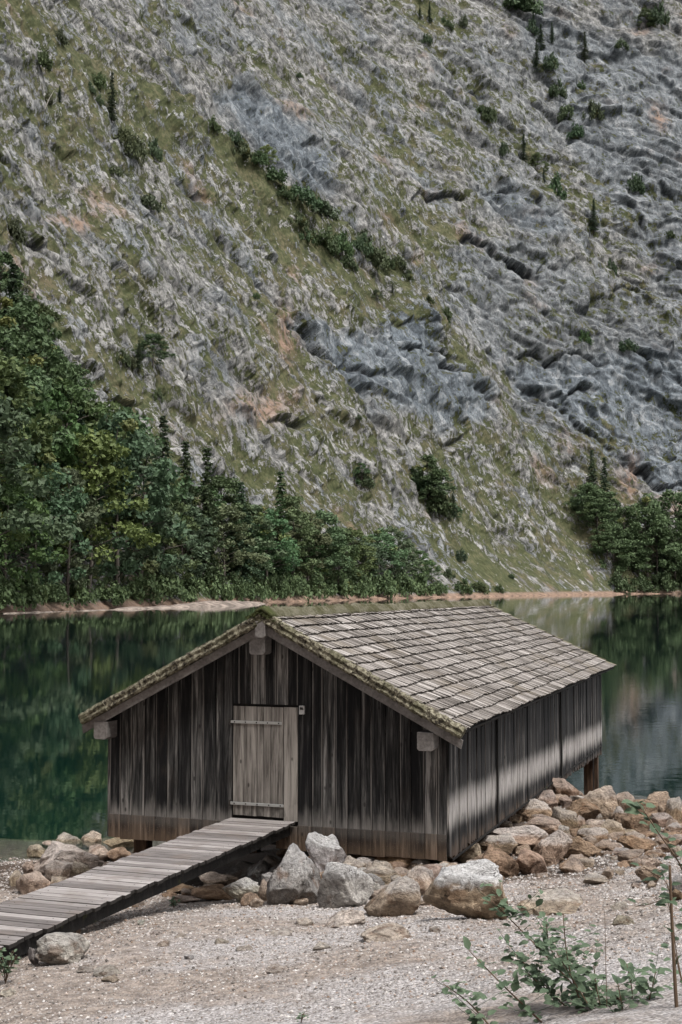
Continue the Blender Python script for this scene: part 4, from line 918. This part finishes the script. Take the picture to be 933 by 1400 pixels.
f = dict(zone='wall'); Z3(495,98,612,192,BRN,0,**f); Z3(572,104,772,218,BRN,0,n=5,**f); Z3(762,143,822,192,BRN,.2,**f); Z3(826,158,884,198,GRY,0,**f); Z3(130,98,215,155,BRN,0,**f); Z3(408,112,500,185,BRN,0,**f); Z3(625,100,690,130,BRN,0,lift=.12,**f); Z3(690,140,760,200,BRN,0,**f)
f = dict(zone='gravel'); Z3(345,342,535,464,(.50,.45,.40),0,sink=.4,n=5,**f); Z3(512,408,755,532,(.46,.41,.36),0,sink=.5,n=5,ang=.8,**f); Z3(215,402,300,457,(.56,.51,.46),0,sink=.6,**f); Z3(100,468,208,507,(.56,.51,.46),0,sink=.6,**f); Z3(825,464,882,490,(.45,.41,.37),0,sink=.4,**f)
f = dict(zone='front'); Z3(762,326,838,374,TAN,.3,**f); Z3(-110,242,52,352,(.42,.39,.36),.7,n=5,**f); Z3(48,258,112,352,TAN,.1,**f); Z3(8,334,64,378,TAN,0,**f); Z3(190,255,240,300,TAN,0,**f)
f = dict(zone='ramp'); ZL(543,186,642,240,TAN,.2,**f); ZL(525,225,632,268,BRN,0,**f); ZL(628,162,736,224,GRY,.3,**f); ZL(455,215,530,250,BRN,0,**f); ZL(470,250,540,275,TAN,0,**f); ZL(98,355,226,442,(.40,.37,.33),.25,n=5,**f); ZL(75,400,102,445,GRY,0,**f)
f = dict(zone='gravel'); ZL(252,430,328,474,(.54,.49,.44),0,sink=.5,**f); ZL(205,440,255,464,(.4,.35,.31),0,sink=.4,**f); ZL(728,430,787,465,(.55,.49,.44),0,sink=.45,**f); ZL(738,344,802,366,(.56,.51,.46),0,sink=.6,**f); ZL(588,363,627,383,(.52,.46,.41),0,sink=.6,**f); ZL(470,355,512,369,(.52,.46,.41),0,sink=.6,**f); ZL(858,373,908,397,(.55,.5,.45),0,sink=.6,**f); ZL(-5,498,42,527,(.55,.5,.45),0,sink=.6,**f); ZL(645,386,695,406,(.45,.4,.36),0,sink=.4,**f); ZL(503,414,532,428,WHT,0,sink=.3,**f); ZL(375,316,396,332,WHT,0,**f); ZL(275,470,325,490,TAN,0,sink=.5,**f); ZL(430,375,462,390,(.52,.46,.41),0,sink=.6,**f); ZL(410,345,440,360,(.55,.5,.45),0,sink=.6,**f)
f = dict(zone='left'); ZL(82,108,262,200,(.44,.37,.31),.2,n=5,sink=.3,**f); ZL(152,84,216,124,TAN,.3,**f); ZL(220,80,274,124,TAN,.2,**f); ZL(282,94,360,134,(.30,.25,.16),0,**f); ZL(76,114,120,152,TAN,.2,**f); ZL(114,104,152,128,TAN,0,**f); ZL(38,188,128,248,(.40,.32,.24),.15,**f); ZL(122,160,190,222,(.43,.36,.3),.3,**f); ZL(188,160,248,204,(.42,.35,.28),.2,**f); ZL(22,188,60,230,TAN,.2,**f); ZL(292,124,356,162,BRN,0,**f); ZL(140,202,182,226,TAN,.2,**f); ZL(236,118,304,162,TAN,0,**f); ZL(362,120,412,140,(.35,.3,.24),0,**f); ZL(78,172,122,196,WHT,0,**f); ZL(60,165,90,200,TAN,0,**f)
f = dict(zone='beach'); Z4(68,298,327,506,(.31,.24,.175),1.,n=5,sink=.1,depth=.9,zone='front'); Z4(386,388,604,482,(.42,.35,.29),.4,n=5,sink=.3,**f); Z4(600,338,688,380,(.42,.37,.32),.3,sink=.1,ang=1.1,**f); Z4(658,318,702,357,TAN,.2,**f); Z4(568,286,636,327,TAN,.2,**f); Z4(722,260,820,307,(.32,.25,.19),.1,**f); Z4(783,300,872,372,(.36,.27,.2),.1,n=5,**f)
Z4(800,286,872,322,TAN,0,**f); Z4(895,346,945,402,GRY,.3,**f); Z4(903,396,945,430,BRN,0,**f); Z4(688,433,748,466,(.55,.5,.45),0,sink=.6,**f); Z4(688,484,772,522,(.4,.35,.3),0,sink=.4,**f); Z4(815,365,850,395,TAN,.2,**f); Z4(760,372,790,392,TAN,.2,**f); Z4(700,320,740,345,TAN,.3,**f)
f = dict(zone='heap')
for b_ in [(738,213,838,272),(733,192,792,224),(543,218,653,290),(438,206,552,312),(374,268,468,348),(243,258,368,364),(243,210,362,284),(163,231,243,308),(263,176,462,268),(388,148,518,226),(498,128,574,208),(374,94,482,168),(424,66,512,134),(488,24,578,98),(558,76,622,120),(543,93,652,168),(609,58,714,158),(710,73,772,138),(764,93,847,148),(813,70,902,138),(888,93,945,178),(693,118,737,168),(718,136,827,208),(653,163,737,226),(613,158,682,198),(588,188,677,248),(573,178,622,218),(568,148,602,188),(498,178,548,228),(833,138,912,184),(878,168,945,208),(358,243,412,278),(678,238,727,270),(700,253,752,282),(592,213,642,252),(298,158,352,188),(338,138,384,170),(128,308,168,344),(24,283,67,317),(-3,328,78,424),(128,260,170,300),(640,268,664,286),(845,205,900,240),(890,210,945,250),(850,240,905,272),(900,250,945,285),(430,120,470,150),(520,85,560,120),(460,190,505,225),(350,110,390,140),(640,140,660,170),(770,140,800,165),(830,180,870,206)]:
    cc = random.choice([TAN, BRN, RED, (.34, .255, .19), (.40, .31, .24)]); big = (b_[2] - b_[0]) > 95
    Z4(*b_, cc, random.choice([0, .2, .35, .5]), n=5 if big else 4, depth=random.uniform(.85, 1.1), **f)
# smaller stones wedged between the larger ones
SMALL = [rock_mesh(9000 + i, 3) for i in range(8)]
def small(x, y, s, col, zone):
    o = obj('stone', SMALL[random.randrange(8)], M['rock']); z = float(ground_z(x, y)); o.scale = (s * random.uniform(.9, 1.4), s * random.uniform(.8, 1.2), s * random.uniform(.55, .9)); o.location = (x, y, z + s * .12); o.rotation_euler = (random.uniform(-.3, .3), random.uniform(-.3, .3), random.uniform(0, 6.28))
    j = random.uniform(.75, 1.2); o.color = (col[0] * j, col[1] * j, col[2] * j, random.choice([0, .2])); u = project(x, y, z)[0]; ZONES.setdefault(zone, []).append((u, o, col))
cnt = 0
while cnt < 120:
    a, b = random.uniform(.1, 2.9), random.uniform(-.8, 11.); p_ = HO + RX * (HW + a) + AX * b
    small(p_[0], p_[1], random.uniform(.16, .38), random.choice([TAN, BRN, RED, BRN]), 'wedge'); cnt += 1
for _ in range(30):
    x = random.uniform(4.5, 8.6); y = np.interp(x, SHX, SHY) - random.uniform(.1, 2.6); small(x, y, random.uniform(.12, .4), random.choice([TAN, BRN, RED]), 'shore')
for _ in range(18):
    a, b = random.uniform(-.2, 5.4), random.uniform(-1.2, .6); p_ = HO + RX * a + AX * b; small(p_[0], p_[1], random.uniform(.1, .26), random.choice([TAN, BRN, BRN]), 'under')
for _ in range(46):
    a, b = random.uniform(3.0, 6.3), random.uniform(-2.7, -.1); p_ = HO + RX * a + AX * b; small(p_[0], p_[1], random.uniform(.12, .32), random.choice([TAN, RED, BRN, GRY]), 'fill')
for k in range(22):
    a, b = 3.05 + k * .155 + random.uniform(-.05, .05), random.uniform(-1.15, -.15); p_ = HO + RX * a + AX * b; q_ = project(p_[0], p_[1], float(ground_z(*p_))); wq = random.uniform(24, 46)
    rock(q_[0] - wq / 2, q_[1] - wq * .68, q_[0] + wq / 2, q_[1], random.choice([TAN, RED, BRN, GRY, TAN]), random.choice([0, .3, .6]), zone='bank')
for _ in range(16):
    a, b = random.uniform(.0, 1.9), random.uniform(-2.2, .2); p_ = HO + RX * a + AX * b; small(p_[0], p_[1], random.uniform(.1, .28), random.choice([TAN, RED, BRN]), 'leftfill')
for _ in range(26):
    x = random.uniform(3.4, 7.2); y = random.uniform(19, 25); small(x, y, random.uniform(.06, .14), random.choice([TAN, WHT, (.4, .35, .3)]), 'scatter')
ZN = {'bank': ('medium rocks banked against the gable foot', 'medium rock', 'banked against the foot of the gable'), 'fill': ('small stones between the front boulders', 'stone', 'between the large boulders before the gable'), 'leftfill': ('small stones left of the boardwalk', 'small stone', 'near the skirt left of the boardwalk'), 'front': ('boulders in front of the boathouse gable', 'boulder', 'among the boulders before the gable'), 'wall': ('rocks under the front wall of the boathouse', 'rock', 'under the front wall skirt'), 'gravel': ('stones half buried in the gravel', 'stone', 'half buried in the gravel of the foreground'),
    'ramp': ('rocks beside and under the boardwalk', 'rock', 'beside the right edge of the boardwalk'), 'left': ('rocks left of the boardwalk', 'rock', 'in the low pile left of the boardwalk'), 'beach': ('rocks lying on the beach at the right', 'rock', 'lying on pale gravel right of the boathouse'),
    'heap': ('rocks heaped against the right wall', 'rock', 'in the heap beside the long right wall'), 'wedge': ('small stones wedged in the heap', 'stone', 'wedged in the heap by the right wall'), 'shore': ('small stones along the waterline', 'stone', 'at the waterline right of the rear pile'),
    'under': ('small stones below the gable wall', 'stone', 'in the gap below the gable wall'), 'scatter': ('small stones scattered on the beach', 'stone', 'scattered on the pale beach gravel')}
CN = {TAN: 'tan', BRN: 'dark brown', RED: 'reddish brown', GRY: 'grey', WHT: 'whitish'}
for zn, L in ZONES.items():
    L.sort(key=lambda q: q[0]); gname, cat, where = ZN[zn]
    cnts = {}
    for u, o, c in L:
        cn = CN.get(c) or ('dark grey' if max(c) < .2 else 'pale' if min(c) > .26 else 'light brown' if c[0] > .28 else 'brown'); k = cnts.get(cn, 0); cnts[cn] = k + 1
        tag(o, f'{cn} {cat} {where}, {ordinal(k)} such from left', cat, gname)
for gname, L in GR.items():
    L.sort(key=lambda q: q[0]); cnts = {}
    for u, o, cat, fmt in L:
        lk = o.get('look', ''); k = cnts.get(lk, 0); cnts[lk] = k + 1; tag(o, fmt.format(look=lk, ord=ordinal(k)), cat, gname)
        if 'look' in o: del o['look']

# gravel pebbles
NPB = 105000
gy = 9 + 17.5 * rng.random(NPB) ** .85; gx = (rng.random(NPB) * 2 - 1) * (gy * .27 + .4)
hx = (gx - HO[0]) * RX[0] + (gy - HO[1]) * RX[1]; hy = (gx - HO[0]) * AX[0] + (gy - HO[1]) * AX[1]
keep = ~((hx > -.2) & (hx < HW) & (hy > .3)); dens = fbm(gx * .5, gy * .5, gx * 0, 3) + .25 * sst(-2, 3, gx); keep &= rng.random(NPB) < np.clip(.75 + dens, .25, 1.)
gx, gy = gx[keep], gy[keep]; n = len(gx); s = (.006 + .015 * rng.random(n) ** 4) * (.55 + gy / 22) * (1 + 1.0 * sst(2, 7, gx) * rng.random(n)); gz = ground_full(gx, gy)
th = rng.random(n) * 6.283; oct_ = np.array([(1, 0, 0), (0, .75, 0), (-1, 0, 0), (0, -.75, 0), (0, 0, .62), (0, 0, -.6)])
J = 1 + .5 * (rng.random((n, 6, 3)) - .5); V = oct_[None] * J; cx, sx_ = np.cos(th)[:, None], np.sin(th)[:, None]
V = np.stack([V[..., 0] * cx - V[..., 1] * sx_, V[..., 0] * sx_ + V[..., 1] * cx, V[..., 2]], -1) * s[:, None, None] + np.stack([gx, gy, gz + s * .15], -1)[:, None]
Fq = np.array([(0, 1, 4), (1, 2, 4), (2, 3, 4), (3, 0, 4), (1, 0, 5), (2, 1, 5), (3, 2, 5), (0, 3, 5)]); Fq = (Fq[None] + (np.arange(n) * 6)[:, None, None]).reshape(-1, 3)
tn = np.repeat(np.stack([rng.random(n), rng.random(n), rng.random(n), np.ones(n)], -1), 6, 0)
t = NT('pebble'); r = t.attr('Col', 0); r2 = t.attr('Col', 1); col = t.ramp(r, [(0, (.07, .06, .053)), (.3, (.20, .18, .165)), (.75, (.34, .318, .30)), (1, (.52, .495, .475))])
col = t.mix(t.mul(t.ss(r2, .75, .95), .5), col, (.28, .18, .12)); pm = t.bsdf(col, .9, None, .2)
gv = obj('gravel', np_mesh('gravel', V.reshape(-1, 3), Fq, False, {'Col': tn}), pm); tag(gv, 'pale grey gravel strewn over the shore', 'gravel', kind='stuff')

# ------------------------------------------------------------------ foreground plants
def at(u, v, Y): d = ray(u, v); t = Y / d[1]; return np.array([d[0] * t, Y, CH + d[2] * t])
def smooth_line(P, k=24):
    P = np.array(P); n = len(P); t = np.linspace(0, n - 1, k); Q = np.stack([np.interp(t, range(n), P[:, i]) for i in range(3)], -1)
    for _ in range(3): Q[1:-1] = (Q[:-2] + 2 * Q[1:-1] + Q[2:]) / 4
    return Q
def leaf(mb, p, d, nrm, L, tone):
    d = d / np.linalg.norm(d); sd_ = np.cross(d, nrm); sd_ /= np.linalg.norm(sd_) + 1e-9; up = np.cross(sd_, d); wd = L * .30; c = (tone, random.random() * .7, random.random(), 1)
    V = [p, p + d * L * .35 + sd_ * wd + up * L * .06, p + d * L * .35, p + d * L * .35 - sd_ * wd + up * L * .06, p + d * L * .72 + sd_ * wd * .72 + up * L * .03, p + d * L * .72 - up * L * .02, p + d * L * .72 - sd_ * wd * .72 + up * L * .03, p + d * L - up * L * .12]
    mb.add(V, [(0, 0 + 2, 1, 1), (0, 3, 2, 2)][:0] + [(1, 2, 5, 4), (2, 3, 6, 5)], c)
    V2 = [V[0], V[1], V[2], V[3], V[4], V[5], V[6], V[7]]
    mb.add([V2[0], (V2[0] + V2[1]) / 2 + sd_ * wd * .12, V2[1], V2[2]], [(0, 3, 2, 1)], c); mb.add([V2[0], V2[2], V2[3], (V2[0] + V2[3]) / 2 - sd_ * wd * .12], [(0, 3, 2, 1)], c)
    mb.add([V2[4], V2[5], V2[7], (V2[4] + V2[7]) / 2 + sd_ * wd * .08], [(0, 1, 2, 3)], c); mb.add([V2[5], V2[6], (V2[6] + V2[7]) / 2 - sd_ * wd * .08, V2[7]], [(0, 1, 2, 3)], c)
def leafy(fo, line, n, L, spread=.05, start=0., tones=(.1, .9), skip=0.):
    k = len(line)
    for i in range(n):
        q = start + (1 - start) * (i + random.random()) / n
        if random.random() < skip: continue
        f_ = q * (k - 1); a = int(min(f_, k - 2)); p = line[a] + (line[a + 1] - line[a]) * (f_ - a)
        d = np.random.default_rng(random.randrange(10 ** 9)).normal(size=3); d[2] = abs(d[2]) * .5 - .15; nrm = np.array([random.uniform(-.5, .5), random.uniform(-.9, .2), 1.])
        leaf(fo, p + d * spread * .3, d, nrm, L * random.uniform(.55, 1.15), random.uniform(*tones))
sh = empty('shrub', tuple(at(830, 1560, 7.6))); gx0 = 2.0; gz0 = float(ground_z(gx0, 7.7)); sh.location = (gx0 * .78, 7.7, gz0); tag(sh, 'leafy green shrub with arching stems in the right foreground', 'shrub')
root_ = np.array([gx0 * .78, 7.7, gz0 - .05])
stems = [([(671,1230),(696,1255),(740,1299),(766,1327),(803,1368),(835,1420)],7.7,46), ([(641,1299),(668,1327),(703,1362),(744,1400),(790,1450)],7.4,22), ([(747,1258),(750,1299),(778,1330),(815,1381),(838,1440)],7.9,34), ([(770,1249),(775,1312),(788,1356),(820,1430)],7.6,18),
    ([(857,1318),(866,1356),(862,1400),(850,1450)],7.7,34), ([(897,1327),(888,1368),(878,1400),(860,1450)],7.5,30), ([(606,1345),(640,1368),(668,1400),(700,1440),(760,1470)],7.2,18), ([(925,1350),(908,1395),(880,1450)],7.9,30), ([(720,1330),(745,1350),(790,1390),(820,1440)],7.8,40), ([(812,1320),(815,1350),(828,1400),(840,1440)],7.6,28), ([(700,1300),(735,1335),(780,1385),(815,1440)],7.9,34), ([(845,1345),(852,1380),(848,1430)],7.3,28), ([(760,1300),(790,1350),(820,1400)],7.5,30)]
for pts, Y, nl in stems:
    L_ = smooth_line([at(u, v, Y) for u, v in pts] + [(at(*pts[-1], Y) + root_ * 2) / 3 + [0, 0, .05], root_]); st_ = MB(); st_.tube(L_, np.linspace(.0025, .009, len(L_)), 6); so_ = st_.build('stem', M['stem'], None, True); so_.parent = sh; so_.matrix_parent_inverse.identity(); so_.location = -sh.location
    fo = MB(); leafy(fo, L_[:17], int(nl * 1.3), .075, .06)
    for _ in range(max(5, nl // 3)):
        a = L_[random.randrange(2, 16)]; d = np.array([random.uniform(-1, 1), random.uniform(-.5, .5), random.uniform(.1, .9)]); tw = smooth_line([a, a + d * .10, a + d * .20 + [0, 0, .02]], 6); fo.tube(tw, .0015, 3, (.1, 0, 0, 1)); leafy(fo, tw, 6, .062, .04)
    fo_ = fo.build('foliage', M['fgleaf'], so_)
sp = empty('sapling', tuple(at(930, 1500, 7.0))); sp.location = (1.76, 7.0, float(ground_z(1.76, 7.))); tag(sp, 'tall thin bare-topped sapling with leafy side shoots at the right edge', 'sapling')
rt_ = np.array(sp.location)
for pts, rad, nl, L0 in [([(916,1183),(919,1260),(923,1340),(927,1400)], (.007, .012), 16, .075), ([(872,1096),(883,1112),(901,1140),(922,1168),(938,1195),(950,1300)], (.002, .006), 26, .085), ([(880,1185),(895,1196),(915,1206),(924,1300)], (.0015, .003), 8, .08), ([(868,1240),(890,1236),(915,1226),(922,1300)], (.0015, .003), 9, .075)]:
    L_ = smooth_line([at(u, v, 7.) for u, v in pts] + [rt_]); st_ = MB(); st_.tube(L_, np.linspace(rad[0], rad[1], len(L_)), 7); so_ = st_.build('stem', M['stem'], sp, True); so_.location = -sp.location
    fo = MB(); leafy(fo, L_[:15], nl, L0, .06, tones=(.1, .7)); fo.build('foliage', M['fgleaf'], so_)
tw = MB(); P0 = at(832, 1460, 7.5); r0 = np.array([P0[0], 7.5, float(ground_z(P0[0], 7.5))]); L_ = smooth_line([r0, P0, at(830, 1381, 7.5), at(827, 1246, 7.5)], 14); tw.tube(L_, np.linspace(.004, .0015, 14), 5)
for k in (8, 10, 12): tw.tube([L_[k], L_[k] + [.02 * (-1) ** k, 0, .025]], .001, 3)
tag(tw.build('dry_twig', M['stem']), 'thin dry upright twig in front of the gravel, right foreground', 'twig')
def small_plant(u, v, hgt, n, L, label, Y=None, name='leafy_plant'):
    P = gp(u, v) if Y is None else at(u, v, Y); e = empty(name, tuple(P)); tag(e, label, 'plant'); fo = MB(); st_ = MB()
    for _ in range(n):
        d = np.array([random.uniform(-.6, .6), random.uniform(-.6, .3), 1.]); ln = smooth_line([np.zeros(3), d * hgt * .5 * [.6, .6, 1], d * hgt * random.uniform(.7, 1.)], 8); st_.tube(ln, .003, 4); leafy(fo, ln, 7, L, .03, .3, (.4, 1.))
    st_.build('stem', M['stem'], e); fo.build('foliage', M['fgleaf'], e)
small_plant(600, 1192, .42, 5, .15, 'small bright green plant growing at the foot of the boathouse corner')
small_plant(8, 1345, .32, 12, .06, 'low green weed under the near end of the boardwalk')
small_plant(238, 1242, .12, 8, .05, 'tiny green weed on the gravel beside the boardwalk')
small_plant(586, 1238, .10, 4, .05, 'tiny weed between the boulders before the gable')
small_plant(412, 1398, .06, 4, .03, 'tiny green sprout in the foreground gravel')
